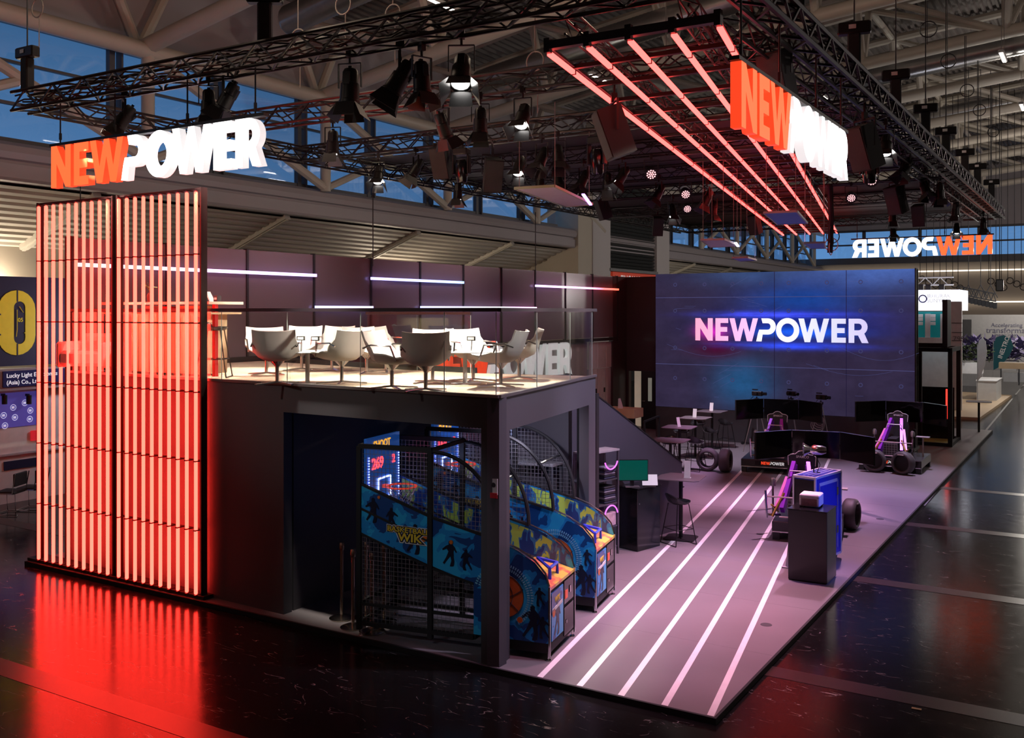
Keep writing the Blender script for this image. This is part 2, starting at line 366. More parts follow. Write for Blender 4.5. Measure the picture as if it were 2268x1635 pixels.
# white end wall and white columns with the dark roller shutter between
yc0, yc1, yc2, yc3 = [onx(p, 500, -23.7).y for p in (1275, 1345, 1448, 1476)]
WCOL = M('white_column', (.66, .62, .62), .6, noise=(.4, .05))
struct(MB().box(-27.7, -24.0, yc0+.3, yc0+.7, 0, 7.6).build('wall_end', CREAM))
struct(MB().box(-25.4, -23.55, yc0, yc0+1.6, 0, 11.6).build('trim_4', CREAM)); struct(MB().box(-25.2, -23.5, yc0+1.6, yc1, 0, 11.6).build('trim_5', WCOL)); struct(MB().box(-25.2, -23.5, yc2, yc3, 0, 11.6).build('trim_6', WCOL))
mb = MB(); z = 6.55
while z < 11.6: mb.prism([(-23.9, z), (-23.72, z+.02), (-23.62, z+.10), (-23.72, z+.19), (-23.9, z+.2)], yc1, yc2, 'XZ'); z += .2
sh = thing('roller_shutter', 'dark grey ribbed roller shutter between two white columns', 'shutter', (0, 0, 0))
mb.build('slat_curtain', M('shutter_grey', (.07, .075, .075), .45, .2), sh)
MB().box(-23.95, -23.45, yc1-.1, yc2+.1, 6.35, 6.52).build('bottom_rail', M('rail_grey', (.25, .25, .25), .5), sh)
sg = thing('exit_sign', 'red hall sign with white arrow and letters under the roller shutter', 'sign', (0, 0, 0))
MB().box(-23.7, -23.5, yc1+.3, yc2+1.0, 5.4, 6.32).build('sign_board', M('sign_red', (.62, .06, .025), .5, emit=(.62, .06, .025), es=.25), sg)
TW = M('sign_white', (.85, .85, .85), .5, emit=(1, 1, 1), es=.25)
Rz90 = lambda y, z: Matrix.Translation((-23.47, y, z)) @ Matrix.Rotation(PI/2, 4, 'Z') @ Matrix.Rotation(PI/2, 4, 'X')
text('← EINGANG', .62, TW, Rz90(yc1+.5, 5.72), sg, bold=.02)
text('Exit', .5, TW, Rz90(yc2-1.2, 5.74), sg, bold=.02)
struct(MB().box(-24.4, -23.9, yc1-.1, yc2+.1, 0, 6.4).build('wall_portal', MATT))
# the glazed clerestory: posts, rails, panes
FR = M('window_frame_grey', (.10, .10, .11), .5, .3); WG = glass('window_glass', (.93, .96, 1.0), .10, (.9, .95, 1))
k = 1; y = 6.3
while y < 90:
    y1 = y+3.735
    if not (y1 > yc0 and y < yc3):
        f = MB(); f.box(-24.15, -23.98, y-.09, y+.09, 8.46, 11.6).box(-24.15, -24.0, y, y1, 8.46, 8.56).box(-24.15, -24.0, y, y1, 11.5, 11.6).box(-24.13, -24.0, y, y1, 9.42, 9.50).box(-24.13, -24.0, y, y1, 10.5, 10.57)
        f.box(-24.16, -23.9, y+.24, y+.30, 8.46, 11.6)
        fo = f.build('window_%d' % k, FR); struct(fo)
        MB().box(-24.09, -24.08, y+.05, y1-.05, 8.5, 11.55).build('glass', WG, fo); k += 1
    y = y1
# tubes of the clerestory truss
Ns = [3.46+7.47*i for i in range(13)]
tr = thing('edge_truss', 'cream tubular truss standing on the edge beam before the blue windows', 'truss', (0, 0, 0))
MB().tube((-23.6, -13.9, 11.62), (-23.6, 96.2, 11.62), .25, 12).build('top_chord', PIPE, tr, True)
for i, y in enumerate(Ns):
    if yc0-1 < y < yc3: continue
    MB().tube((-23.6, y, 8.35), (-23.6, y, 11.6), .19, 10).build('post', PIPE, tr, True)
    if i+1 < len(Ns):
        y1 = Ns[i+1]
        MB().tube((-23.6, y+.1, 11.5), (-23.6, y1-.1, 8.5), .15, 8).build('diagonal', PIPE, tr, True)
        MB().tube((-23.6, y+.1, 8.5), (-23.6, (y+y1)/2-.2, 9.95), .13, 8).build('strut', PIPE, tr, True)
# arched roof trusses
def roof_truss():
    t = thing('roof_truss', 'cream tubular arched roof truss high above the stand', 'truss', (0, 0, 0), 0, 'arched roof trusses across the hall')
    X = [-24+5.2*i for i in range(9)]
    lo = [(x, 0, arch(x)) for x in X]; uL = [(x, -1.25, arch(x)+2.5) for x in X]; uR = [(x, 1.25, arch(x)+2.5) for x in X]
    MB().path(lo, .25, 10).build('lower_chord', PIPE, t, True)
    MB().path(uL, .18, 8).build('upper_chord', PIPE, t, True); MB().path(uR, .18, 8).build('upper_chord', PIPE, t, True)
    for i in range(len(X)-1):
        for u in (uL, uR):
            MB().tube(lo[i], u[i], .15, 8).build('post', PIPE, t, True)
            MB().tube(u[i], lo[i+1], .13, 8).build('diagonal', PIPE, t, True)
    MB().tube(uL[2], uR[2], .1, 6).tube(uL[4], uR[4], .1, 6).build('cross_tube', PIPE, t, True)
    return t
rt = roof_truss(); rt.location = (0, 3.46+7.47, 0)
for i in range(2, 12): copy_tree(rt, (0, 3.46+7.47*i, 0))
for i, x in enumerate((-18.8, -13.6, -8.4, -3.2, 2.0)):
    o = MB().tube((x, -10, arch(x)+2.55), (x, 97, arch(x)+2.55), .14, 8).build('purlin', PIPE, None, True)
    tag(o, 'long cream tube running the length of the hall between the roof trusses', 'purlin', 'purlins along the roof')
for i, x in enumerate((-13.6, -3.2)):
    for j in range(1, 10):
        y0, y1 = Ns[j], Ns[j+1]
        o = MB().tube((x, y0, arch(x)+.05), (x+.4, (y0+y1)/2, arch(x)+2.5), .13, 8).tube((x+.4, (y0+y1)/2, arch(x)+2.5), (x, y1, arch(x)+.05), .13, 8).build('cross_brace', PIPE, None, True)
        tag(o, 'V shaped pair of cream tubes bracing two roof trusses', 'brace', 'V braces between roof trusses')
# silver corrugated air ducts
DUCT = M('duct_silver', (.55, .54, .53), .28, .9)
def duct(y, x0, x1, r, dz):
    pr = []; x = x0; k = 0
    while x < x1: pr.append((r+(0.018 if k % 2 else 0), x)); x += .07; k += 1
    mb = MB(); mb.lathe(pr, 16, (0, 0, 0), 'X')
    mb.v = [(a, b+y, c+arch(a)+dz) for a, b, c in mb.v]
    return mb.build('air_duct', DUCT, None, True)
for y, x0, lab in ((22.4, -22, 1.2), (31.0, -20.5, .5), (45.5, -15, .6), (60, -16, 1.2)):
    tag(duct(y, x0, 6, .45, lab), 'round silver corrugated air duct hanging under the roof deck', 'duct', 'silver air ducts in the roof')
# luminaires and coiled cables under the roof
LUM = M('luminaire_tube', (1, 1, 1), .4, emit=(1.0, .86, .72), es=7)
def luminaire(loc, rz, lab):
    t = thing('ceiling_light', lab, 'light', loc, rz, None)
    MB().box(-.09, .09, -.75, .75, 0, .10, .02).build('housing', GREYC, t); MB().box(-.05, .05, -.7, .7, -.02, .0).build('light_tube', LUM, t)
    MB().tube((0, .5, .1), (0, .5, 1.4), .01, 5).tube((0, -.5, .1), (0, -.5, 1.4), .01, 5).build('hanger', WIRE, t)
for px, py, z, lab in ((985, 14, 12.2, 'slim ceiling light above the front truss, top centre'), (1330, 175, 11.6, 'slim ceiling light seen behind the outer red tube'), (1650, 88, 11.6, 'bright slim ceiling light beside the far end of the red tube grid'),
                       (1830, 220, 11.8, 'small ceiling light above the right hand letters'), (2221, 127, 12.6, 'warm ceiling light at the upper right under the grey duct'), (1575, 285, 11.0, 'ceiling light glimpsed through the red tube grid'), (2264, 238, 12.5, 'warm ceiling light cut by the right edge of the picture')):
    p = onz(px, py, z); luminaire(p, 0, lab)
# far wall with its light line and the high windows
struct(MB().box(-36, 22, 97, 97.4, 0, 9.0).build('wall_far', M('far_wall', (.50, .43, .36), .7, noise=(.2, .05))))
struct(MB().box(-36, 22, 96.3, 97, 8.6, 9.2).build('trim_7', M('far_beam', (.12, .12, .14), .5)))
LINE = M('cove_light', (1, .9, .75), .5, emit=(1.0, .88, .72), es=1.6)
for z, lab in ((7.75, 'upper warm light line on the far beige wall'), (4.9, 'lower warm light line on the far beige wall')):
    tag(MB().box(-30, 10, 96.6, 96.7, z, z+.13).build('cove_light', LINE), lab, 'light')
k0 = k
for i in range(9):
    x = -30+i*5.0
    f = MB().box(x, x+.3, 96.9, 97.1, 9.2, 11.8).box(x, x+5, 96.9, 97.1, 10.4, 10.55).box(x, x+5, 96.9, 97.1, 11.7, 11.9).build('window_%d' % (k0+i), FR); struct(f)
    MB().box(x, x+5, 97.0, 97.02, 9.2, 11.8).build('glass', WG, f)
struct(MB().box(-36, 22, 97, 97.4, 11.8, 21).build('wall_far_top', BEAM))
struct(MB().box(21.6, 22, -14, 99, 0, 21).build('wall_right', wl)); struct(MB().box(-36, 22, -14.4, -14, 0, 21).build('wall_rear', wl))
# ================================================================ THE STAND: platform, pavilion, walls
CARPET = M('stand_floor', (.19, .17, .18), .42, noise=(1.2, .14), spec=.4)
PF = .065
pl = thing('raised_platform', 'dark grey raised stand floor with five white running lanes', 'platform', (0, 0, 0))
mb = MB().box(-14.87, -3.33, 9.28, 36.6, 0.001, PF); mb.build('floor_panel', CARPET, pl)
MB().box(-14.9, -3.30, 9.25, 9.28, 0.001, PF+.002).box(-3.33, -3.30, 9.28, 36.6, 0.001, PF+.002).build('edge_strip', MATT, pl)
LINEW = M('lane_white', (.85, .82, .83), .5)
SL = -.1733
def lane_x(i, y): return -5.33+.49*i+SL*(y-9.28)
for i in range(5):
    x0 = lane_x(i, 9.29); x1 = lane_x(i, 28.9); w_ = .036
    MB().prism([(x0-w_, 9.29), (x0+w_, 9.29), (x1+w_, 28.9), (x1-w_, 28.9)], PF, PF+.003).build('lane_stripe', LINEW, pl, label='white lane stripe')
SEAM = M('seam_grey', (.20, .19, .19), .5)
mb = MB()
for y in (11.3, 13.3, 15.3, 17.3, 19.3, 21.3, 23.3): mb.box(-10.5, -3.35, y, y+.008, PF, PF+.0012)
mb.build('panel_seam', SEAM, pl)
for px, py in ((1949, 1150), (1697, 1384), (1745, 1040)):
    p = onz(px, py, PF); MB().lathe([(0, .004), (.07, .004), (.075, 0)], 16, (p.x, p.y, PF)).build('floor_socket', DARK, pl)
# ---- pavilion
PA = Vector((-14.2, 9.60)); PB = Vector((-5.87, 9.30)); PC = Vector((-6.57, 13.13)); PD = Vector((-14.22, 13.7))
ux = (PB-PA).normalized(); uy = (PC-PB).normalized(); nx = Vector((-ux.y, ux.x)); ny = Vector((-uy.y, uy.x))  # inward normals
def wall_poly(p, q, n, th): return [tuple(p), tuple(q), tuple(q+n*th), tuple(p+n*th)]
def fx(x): t = (x-PA.x)/(PB.x-PA.x); return PA+(PB-PA)*t      # point on the front line with this x
WALLP = M('pavilion_paint', (.085, .082, .095), .62, noise=(.8, .06))
pv = thing('pavilion', 'dark two storey pavilion with a bright open deck on top and a games bay below', 'pavilion', (0, 0, 0))
mb = MB(); mb.prism(wall_poly(PA, fx(-9.34), nx, .15), PF, 3.12); mb.prism(wall_poly(fx(-9.34), fx(-6.12), nx, .15), 2.76, 3.12); mb.prism(wall_poly(fx(-6.12), PB, nx, .15), PF, 3.12)
mb.build('front_wall', WALLP, pv)
s1 = PB+uy*.33; s2 = PC-uy*.35
mb = MB(); mb.prism(wall_poly(PB-ux*.0+uy*.0, s1, ny, .15), PF, 3.12); mb.prism(wall_poly(s1, s2, ny, .15), 2.72, 3.12); mb.prism(wall_poly(s2, PC, ny, .15), PF, 3.12)
mb.build('side_wall', WALLP, pv)
q = [(-14.2, 9.72), (-5.98, 9.40), (-6.66, 13.1), (-8.5, 12.75), (-10.95, 13.0), (-14.2, 13.7)]
MB().prism(q, 2.86, 3.06).build('deck_slab', MATT, pv)
WOODF = M('deck_oak', (.66, .52, .38), .45, noise=(3, .08))
MB().prism([tuple(PA+Vector((.05, .02))), tuple(PB+Vector((-.03, .02))), tuple(PC+Vector((-.02, -.02))), (-8.5, 12.77), (-10.95, 13.02), (-14.2, 13.72)], 3.085, 3.125).build('deck_floor', WOODF, pv, label='pale oak deck floor')
ALU = M('edge_alu', (.35, .33, .34), .35, .8)
MB().bar((*PA, 3.135), (*PB, 3.135), .05, .035).bar((*PB, 3.135), (*PC, 3.135), .05, .035).build('edge_profile', ALU, pv)
MB().box(-9.5, -9.35, 9.62, 13.0, PF, 2.85).build('bay_left_wall', WALLP, pv)
MB().box(-9.5, -6.95, 12.98, 13.1, PF, 2.85).build('bay_back_wall', WALLP, pv)
MB().box(-6.95, -6.62, 13.25, 13.35, PF, 2.85).build('doorway_back', MATT, pv)
MB().bar((-8.5, 12.79, 3.0), (-10.95, 13.04, 3.0), .05, .42).bar((-10.95, 13.04, 3.0), (-14.2, 13.74, 3.0), .05, .42).build('rear_fascia', MATT, pv)
# sticker on the front pillar
st = thing('safety_notice', 'small white notice with a red foot on the front pillar of the pavilion', 'sign', (0, 0, 0))
MB().box(-5.985, -5.885, 9.285, 9.297, 2.02, 2.2).build('notice_sheet', WHITE, st)
MB().box(-5.985, -5.885, 9.28, 9.286, 1.98, 2.04).build('notice_foot', M('notice_red', (.6, .03, .04), .5), st)
MB().lathe([(0, 0), (.028, 0), (.028, .004), (0, .004)], 14, (-5.935, 9.281, 2.13), 'Y').build('notice_symbol', DARK, st)
# ---- glass balustrades
BG = glass('balustrade_glass', (.94, .975, .96), .05, (.85, .95, .93)); EDGE = M('glass_edge', (.45, .52, .48), .2)
def balustrade(name, pts, seams, z0, z1, lab, rail=True):
    t = thing(name, lab, 'balustrade', (0, 0, 0)); P = [Vector(p) for p in pts]
    for i in range(len(seams)-1):
        a, b = Vector(seams[i]), Vector(seams[i+1]); d = (b-a).normalized()
        a2, b2 = a+d*.012, b-d*.012; n = Vector((-d.y, d.x))*.008
        MB().prism([tuple(a2-n), tuple(b2-n), tuple(b2+n), tuple(a2+n)], z0, z1-.03).build('glass_pane', BG, t)
        MB().tube((*b2, z0), (*b2, z1-.03), .007, 4).build('pane_edge', EDGE, t)
    if rail: MB().bar((*P[0], z1), (*P[-1], z1), .05, .045).build('handrail', M('handrail_dark', (.03, .02, .028), .5, .0), t)
    return t
S_ = [fx(x) for x in (-14.18, -13.1, -11.85, -10.56, -9.26, -7.96, -6.64, -5.90)]
balustrade('front_balustrade', [fx(-14.18), PB+Vector((-.02, 0))], S_, 3.12, 4.12, 'long clear glass balustrade with dark handrail on the front edge of the deck')
sd = [PB+uy*t for t in (.02, 1.28, 2.65, 3.72)]
balustrade('side_balustrade', [PB, PC], sd, 3.12, 4.12, 'shorter glass balustrade on the right hand side of the deck')
balustrade('rear_balustrade', [(-10.9, 12.98), (-8.55, 12.72)], [(-10.9, 12.98), (-9.7, 12.85), (-8.55, 12.72)], 3.12, 4.07, 'glass balustrade with thin rail at the back of the deck behind the chairs')
# ---- stairs down from the deck
sa = math.radians(-13.0)       # the stair runs slightly turned from the pavilion
sw = thing('staircase', 'lilac grey stair wall descending behind the slim rack and the black counter', 'stairs', (-6.72, 17.0, 0), sa)
STW = M('stair_paint', (.085, .082, .105), .55, noise=(.7, .06))
SW = 3.74; zt = lambda y: 1.29+.566*(-y)
MB().prism([(-SW, PF), (0, PF), (0, zt(0)), (-3.15, zt(-3.15)), (-SW, 3.08)], -.10, 0, 'YZ').build('outer_string', STW, sw)
MB().bar((-.05, 0, zt(0)+.01), (-.05, -3.15, zt(-3.15)+.01), .12, .02).build('string_cap', MATT, sw)
for i in range(13): MB().box(-1.3, -.10, -SW+.05+i*.27, -SW+.05+(i+1)*.27+.02, 2.80-i*.215-.05, 2.80-i*.215).build('step', DARK, sw)
MB().prism([(-SW, 2.5), (-SW, 2.9), (0, .5), (0, PF)], -1.4, -1.3, 'YZ').build('inner_string', STW, sw)
# ---- light screen of red tubes
REDT = M('red_tube', (.9, .2, .1), .4, emit=(1.0, .030, .020), es=14.0)
FRD = M('screen_frame', (.02, .008, .008), .4, .3)
clip = [None]
def light_screen(x0, x1, lab):
    t = thing('light_screen', lab, 'light screen', (x0, 9.34, PF), 0, None); W = x1-x0; n = 10; Hh = 5.78
    f = MB().box(-.03, 0, -.02, .09, 0, Hh).box(W, W+.03, -.02, .09, 0, Hh).box(0, W, .02, .08, Hh-.03, Hh).box(0, W, .02, .08, 0, .03)
    f.build('frame', FRD, t)
    for z in (4.84, 3.87, 2.9, 1.93, .96): MB().bar((0, .05, z), (W, .05, z), .03, .022).build('cross_rail', FRD, t)
    for i in range(n):
        x = .06+i*(W-.12)/(n-1)
        o = MB().cbox(x, -.035, Hh/2, .046, .046, Hh-.12, .012).build('light_tube', REDT, t)
        for z in (Hh-.04, 4.84, 3.87, 2.9, 1.93, .96, .05):
            if clip[0] is None: clip[0] = MB().box(-.008, .03, -.075, .05, -.008, .008).build('tube_clip', FRD, o)
            else: c = clip[0].copy(); C.objects.link(c); c.parent = o; clip.append(c)
            (clip[-1] if len(clip) > 1 else clip[0]).location = (x, 0, z)
    return t
light_screen(-14.66, -12.80, 'left module of the tall screen of glowing red tubes')
light_screen(-12.66, -10.85, 'right module of the tall screen of glowing red tubes, next to the open deck')
MB_ = MB().box(-14.9, -10.75, 9.30, 9.60, PF, PF+.05); tag(MB_.build('screen_plinth', MATT), 'low black plinth under the red light screen', 'plinth')
# ---- tinted partition wall on the left side
TINT = M('tinted_panel', (.19, .145, .165), .22, noise=(.5, .15), trans=(.80, (.55, .50, .60)), spec=.6)
pw = thing('partition_wall', 'long tinted panel wall with dark seams behind the deck', 'partition', (0, 0, 0))
ys = [9.72, 11.55]+[13.45+1.865*i for i in range(10)]
for i in range(len(ys)-1):
    z0 = 3.14 if ys[i] < 13 else 3.24
    MB().box(-14.36, -14.31, ys[i]+.02, ys[i+1]-.02, z0, 5.30).build('tinted_panel', TINT, pw)
for y in ys: MB().box(-14.38, -14.28, y-.025, y+.025, 3.1, 5.32).build('seam_post', MATT, pw)
MB().box(-14.40, -14.27, 9.7, 30.25, 3.12, 3.22).build('bottom_rail', MATT, pw)
MB().box(-14.45, -14.27, 9.66, 9.76, PF, 5.32).build('end_post', MATT, pw)
LW = M('lower_wall_grey', (.30, .27, .26), .7, noise=(.5, .08))
tag(MB().box(-14.55, -14.42, 14.0, 28.2, PF, 3.1).build('lower_wall', LW), 'plain greyish wall under the tinted panels behind the deck chairs', 'wall')
# light bars on the partition
def bar_mat(name, stops, es):
    m = bpy.data.materials.new(name); m.use_nodes = True; t = m.node_tree; b = t.nodes['Principled BSDF']
    tx = t.nodes.new('ShaderNodeTexCoord'); sp = t.nodes.new('ShaderNodeSeparateXYZ'); r = t.nodes.new('ShaderNodeValToRGB')
    t.links.new(tx.outputs['Generated'], sp.inputs[0]); t.links.new(sp.outputs['Y'], r.inputs[0]); t.links.new(r.outputs[0], b.inputs['Emission Color'])
    e = r.color_ramp.elements; e[0].position, e[0].color = stops[0][0], (*stops[0][1], 1); e[1].position, e[1].color = stops[-1][0], (*stops[-1][1], 1)
    for p, c in stops[1:-1]: n = e.new(p); n.color = (*c, 1)
    b.inputs['Emission Strength'].default_value = es; b.inputs['Base Color'].default_value = (.1, .1, .1, 1); return m
for y0, y1, z, st_, lab in ((9.75, 15.3, 4.86, [(0, (1, .45, .42)), (.5, (.85, .5, 1)), (1, (.55, .4, 1))], 'longest light bar, pale pink to violet, high on the partition behind the red screen'),
                            (17.12, 20.8, 4.85, [(0, (.45, .35, 1)), (1, (.25, .4, 1))], 'blue light bar high on the partition wall, second from the left'),
                            (24.56, 30.16, 4.85, [(0, (.7, .45, 1)), (.55, (1, .4, .8)), (.8, (1, .12, .12)), (1, (1, .1, .05))], 'light bar turning from violet to red at the right end of the partition'),
                            (15.3, 17.15, 4.19, [(0, (.4, .4, 1)), (1, (.6, .5, 1))], 'short lower violet light bar just above the handrail'),
                            (18.99, 24.56, 4.20, [(0, (.35, .4, 1)), (.5, (.8, .7, 1)), (1, (1, .45, .9))], 'long lower light bar, blue to pink, just above the handrail')):
    t = thing('light_bar', lab, 'light bar', (0, 0, 0), 0, 'light bars on the partition wall')
    MB().box(-14.26, -14.20, y0, y1, z-.03, z+.03).build('glowing_tube', bar_mat('bar_%d' % int(y0*10), st_, 3.2), t)
    MB().box(-14.29, -14.26, y0+.02, y1-.02, z-.02, z+.02).build('mounting_channel', DARK, t)
# illuminated lettering on the lower wall behind the deck
REDL = M('sign_red_glow', (.9, .2, .08), .4, emit=(1.0, .085, .022), es=2.2); WHL = M('sign_white_glow', (.9, .9, .9), .4, emit=(1, .97, .97), es=3.2)
WDIM = M('letter_white_dim', (.8, .8, .8), .5, emit=(1, 1, 1), es=.42); RDIM = M('letter_red_dim', (.8, .1, .04), .5, emit=(1, .07, .02), es=.75)
t = thing('wall_lettering', 'large red and white letters on the lower wall seen through the deck glass', 'sign', (0, 0, 0))
logo(t, upright(-14.32, 19.2, 2.12, PI/2), 7.7, 1.03, .10, RDIM, WDIM)
# ---- dark end wall with door, and cabinets, in the far left corner
DW = M('end_wall_paint', (.035, .016, .02), .6, noise=(.6, .1))
ew = thing('end_wall', 'tall dark wall between the tinted partition and the video wall', 'wall', (0, 0, 0))
MB().box(-14.4, -14.22, 31.0, 31.2, PF, 5.30).box(-14.22, -13.72, 31.0, 31.2, 2.03, 5.3).box(-13.72, -12.3, 31.0, 31.2, PF, 5.3).build('wall_panel', DW, ew)
MB().box(-14.45, -14.3, 29.9, 31.1, PF, 5.3).build('corner_post', DW, ew)
d = thing('open_door', 'black door with narrow window standing open in the dark end wall', 'door', (-13.72, 30.98, PF), 0)
MB().box(0, .72, -.05, 0, 0, 1.97).build('door_leaf', MATT, d); MB().box(.26, .40, -.058, -.048, .95, 1.75).build('door_window', M('door_glass', (.35, .36, .30), .1, emit=(.35, .36, .30), es=.3), d)
MB().tube((.06, -.06, .95), (.06, -.11, .95), .012, 6).tube((.06, -.11, .95), (.17, -.11, .95), .012, 6).build('door_handle', CHROME, d)
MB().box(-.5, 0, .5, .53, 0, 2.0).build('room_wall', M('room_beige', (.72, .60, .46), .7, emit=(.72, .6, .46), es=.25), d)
lk = thing('locker_wall', 'grey metal lockers under the right end of the tinted partition', 'lockers', (0, 0, 0))
for i in range(3):
    y = 28.25+i*.62; MB().box(-14.5, -14.05 if False else -14.38, y+.01, y+.61, PF, 2.2).build('locker_door', M('locker_grey', (.50, .50, .50), .4), lk)
    MB().box(-14.38, -14.36, y+.01, y+.61, 2.22, 3.08).build('upper_door', M('locker_grey'), lk); MB().box(-14.38, -14.35, y+.48, y+.54, 1.4, 1.55).build('locker_lock', BLACK, lk)
t = thing('wooden_bar_counter', 'small wooden bar counter with a white menu stand, seen over the stair wall', 'counter', (0, 0, 0))
a, b = onz(1352, 906, 1.1), onz(1412, 906, 1.1); OAK = M('oak', (.62, .42, .24), .5, noise=(5, .12))
MB().box(a.x-.3, b.x, b.y-.25, b.y+.45, .82, 1.1, .01).build('counter_top', OAK, t); MB().box(a.x-.3, b.x-.25, b.y, b.y+.4, PF, .82).build('counter_base', MATT, t)
ms = thing('menu_stand', 'white folded menu card standing on the small wooden bar counter', 'menu card', (b.x-.55, b.y-.05, 1.1))
MB().prism([(-.06, 0), (.06, 0), (.06, .02), (-.03, .30), (-.05, .30)], -.06, .06, 'XZ').build('card', WHITE, ms)
t = thing('black_handrail', 'black tubular handrail beside the left edge of the video wall', 'handrail', (0, 0, 0))
a, b = onz(1427, 1003, PF), onz(1459, 992, PF)
MB().bar((a.x, a.y, PF), (a.x, a.y, .95), .05).build('post', BLACK, t); MB().bar((b.x, b.y, PF), (b.x, b.y, 1.0), .06).build('post', BLACK, t); MB().bar((a.x, a.y, .95), (b.x, b.y, 1.0), .05).build('rail', BLACK, t)
# ---- video wall
def led_mat():
    m = bpy.data.materials.new('video_wall_picture'); m.use_nodes = True; t = m.node_tree; L = t.links.new; b = t.nodes['Principled BSDF']
    b.inputs['Base Color'].default_value = (.008, .008, .01, 1); b.inputs['Roughness'].default_value = .6; b.inputs['Specular IOR Level'].default_value = .15
    tx = t.nodes.new('ShaderNodeTexCoord')     # generated: X 0..1 across, Z 0..1 up
    sp = t.nodes.new('ShaderNodeSeparateXYZ'); L(tx.outputs['Generated'], sp.inputs[0])
    def blob(cx, cz, rx, rz, k=2.0):
        sx_ = t.nodes.new('ShaderNodeMath'); sx_.operation = 'SUBTRACT'; L(sp.outputs['X'], sx_.inputs[0]); sx_.inputs[1].default_value = cx
        sz = t.nodes.new('ShaderNodeMath'); sz.operation = 'SUBTRACT'; L(sp.outputs['Z'], sz.inputs[0]); sz.inputs[1].default_value = cz
        a = t.nodes.new('ShaderNodeMath'); a.operation = 'DIVIDE'; L(sx_.outputs[0], a.inputs[0]); a.inputs[1].default_value = rx
        c = t.nodes.new('ShaderNodeMath'); c.operation = 'DIVIDE'; L(sz.outputs[0], c.inputs[0]); c.inputs[1].default_value = rz
        a2 = t.nodes.new('ShaderNodeMath'); a2.operation = 'MULTIPLY'; L(a.outputs[0], a2.inputs[0]); L(a.outputs[0], a2.inputs[1])
        c2 = t.nodes.new('ShaderNodeMath'); c2.operation = 'MULTIPLY'; L(c.outputs[0], c2.inputs[0]); L(c.outputs[0], c2.inputs[1])
        s_ = t.nodes.new('ShaderNodeMath'); s_.operation = 'ADD'; L(a2.outputs[0], s_.inputs[0]); L(c2.outputs[0], s_.inputs[1])
        m_ = t.nodes.new('ShaderNodeMath'); m_.operation = 'MULTIPLY'; L(s_.outputs[0], m_.inputs[0]); m_.inputs[1].default_value = -k
        e = t.nodes.new('ShaderNodeMath'); e.operation = 'EXPONENT'; L(m_.outputs[0], e.inputs[0]); return e.outputs[0]
    n = t.nodes.new('ShaderNodeTexNoise'); n.inputs['Scale'].default_value = 1.4; n.inputs['Detail'].default_value = 9; n.inputs['Roughness'].default_value = .7
    mp = t.nodes.new('ShaderNodeMapping'); mp.inputs['Scale'].default_value = (1, 1, 1.6); L(tx.outputs['Object'], mp.inputs[0]); L(mp.outputs[0], n.inputs['Vector'])
    n3 = t.nodes.new('ShaderNodeTexNoise'); n3.inputs['Scale'].default_value = 1.5; n3.inputs['Detail'].default_value = 8
    mp3 = t.nodes.new('ShaderNodeMapping'); mp3.inputs['Scale'].default_value = (.7, 1, 9); L(tx.outputs['Object'], mp3.inputs[0]); L(mp3.outputs[0], n3.inputs['Vector'])
    cur = None
    def addc(fac, col):
        nonlocal cur
        mx = t.nodes.new('ShaderNodeMix'); mx.data_type = 'RGBA'; mx.blend_type = 'ADD'; mx.clamp_factor = True
        if cur is None: mx.inputs['A'].default_value = (.027, .020, .050, 1)
        else: L(cur, mx.inputs['A'])
        if isinstance(fac, float): mx.inputs['Factor'].default_value = fac
        else: L(fac, mx.inputs['Factor'])
        mx.inputs['B'].default_value = (*col, 1); cur = mx.outputs['Result']
    def mulf(f, g):
        q = t.nodes.new('ShaderNodeMath'); q.operation = 'MULTIPLY'; L(f, q.inputs[0]); L(g, q.inputs[1]); return q.outputs[0]
    def mixc(fac, col):
        nonlocal cur
        mx = t.nodes.new('ShaderNodeMix'); mx.data_type = 'RGBA'; L(cur, mx.inputs['A']); L(fac, mx.inputs['Factor']); mx.inputs['B'].default_value = (*col, 1); cur = mx.outputs['Result']
    addc(0.0, (0, 0, 0))
    mixc(blob(.42, 1.0, .34, .13), (.030, .058, .15)); mixc(blob(.86, 1.05, .40, .24), (.065, .14, .46)); mixc(blob(.60, .80, .30, .16), (.006, .055, .30)); mixc(blob(.58, .62, .40, .15), (.006, .022, .26))
    mixc(blob(.37, .20, .16, .24), (.015, .085, .22)); mixc(blob(.26, .44, .14, .08), (.06, .004, .03))
    q = mulf(blob(.5, .695, .38, .035, 3.0), n3.outputs['Fac']); addc(q, (.10, .14, 1.9))
    q = mulf(blob(.56, .475, .36, .040, 3.0), n3.outputs['Fac']); addc(q, (.02, .12, 1.7))
    addc(blob(.24, .57, .085, .075, 2.6), (.62, .0, .42)); addc(blob(.60, .57, .26, .055, 2.6), (.0, .10, .75)); pass
    # concrete-like mottling
    mr = t.nodes.new('ShaderNodeMapRange'); mr.inputs['From Min'].default_value = .35; mr.inputs['From Max'].default_value = .7; mr.inputs['To Min'].default_value = .80; mr.inputs['To Max'].default_value = 1.25
    L(n.outputs['Fac'], mr.inputs[0])
    vm = t.nodes.new('ShaderNodeVectorMath'); vm.operation = 'SCALE'; L(cur, vm.inputs[0]); L(mr.outputs[0], vm.inputs['Scale'])
    L(vm.outputs[0], b.inputs['Emission Color']); b.inputs['Emission Strength'].default_value = 1.0
    return m
vx0, vx1, vz0, vz1 = -12.4, -4.59, 1.05, 5.30
vw = thing('video_wall', 'big blue video wall showing concrete slabs and a glowing word', 'video wall', (0, 0, 0))
MB().box(vx0, vx1, 29.1, 29.25, vz0, vz1).build('screen', led_mat(), vw)
MB().box(vx0, vx1, 29.12, 29.4, PF, vz0-.003).build('plinth', M('plinth_grey', (.05, .05, .055), .6), vw)
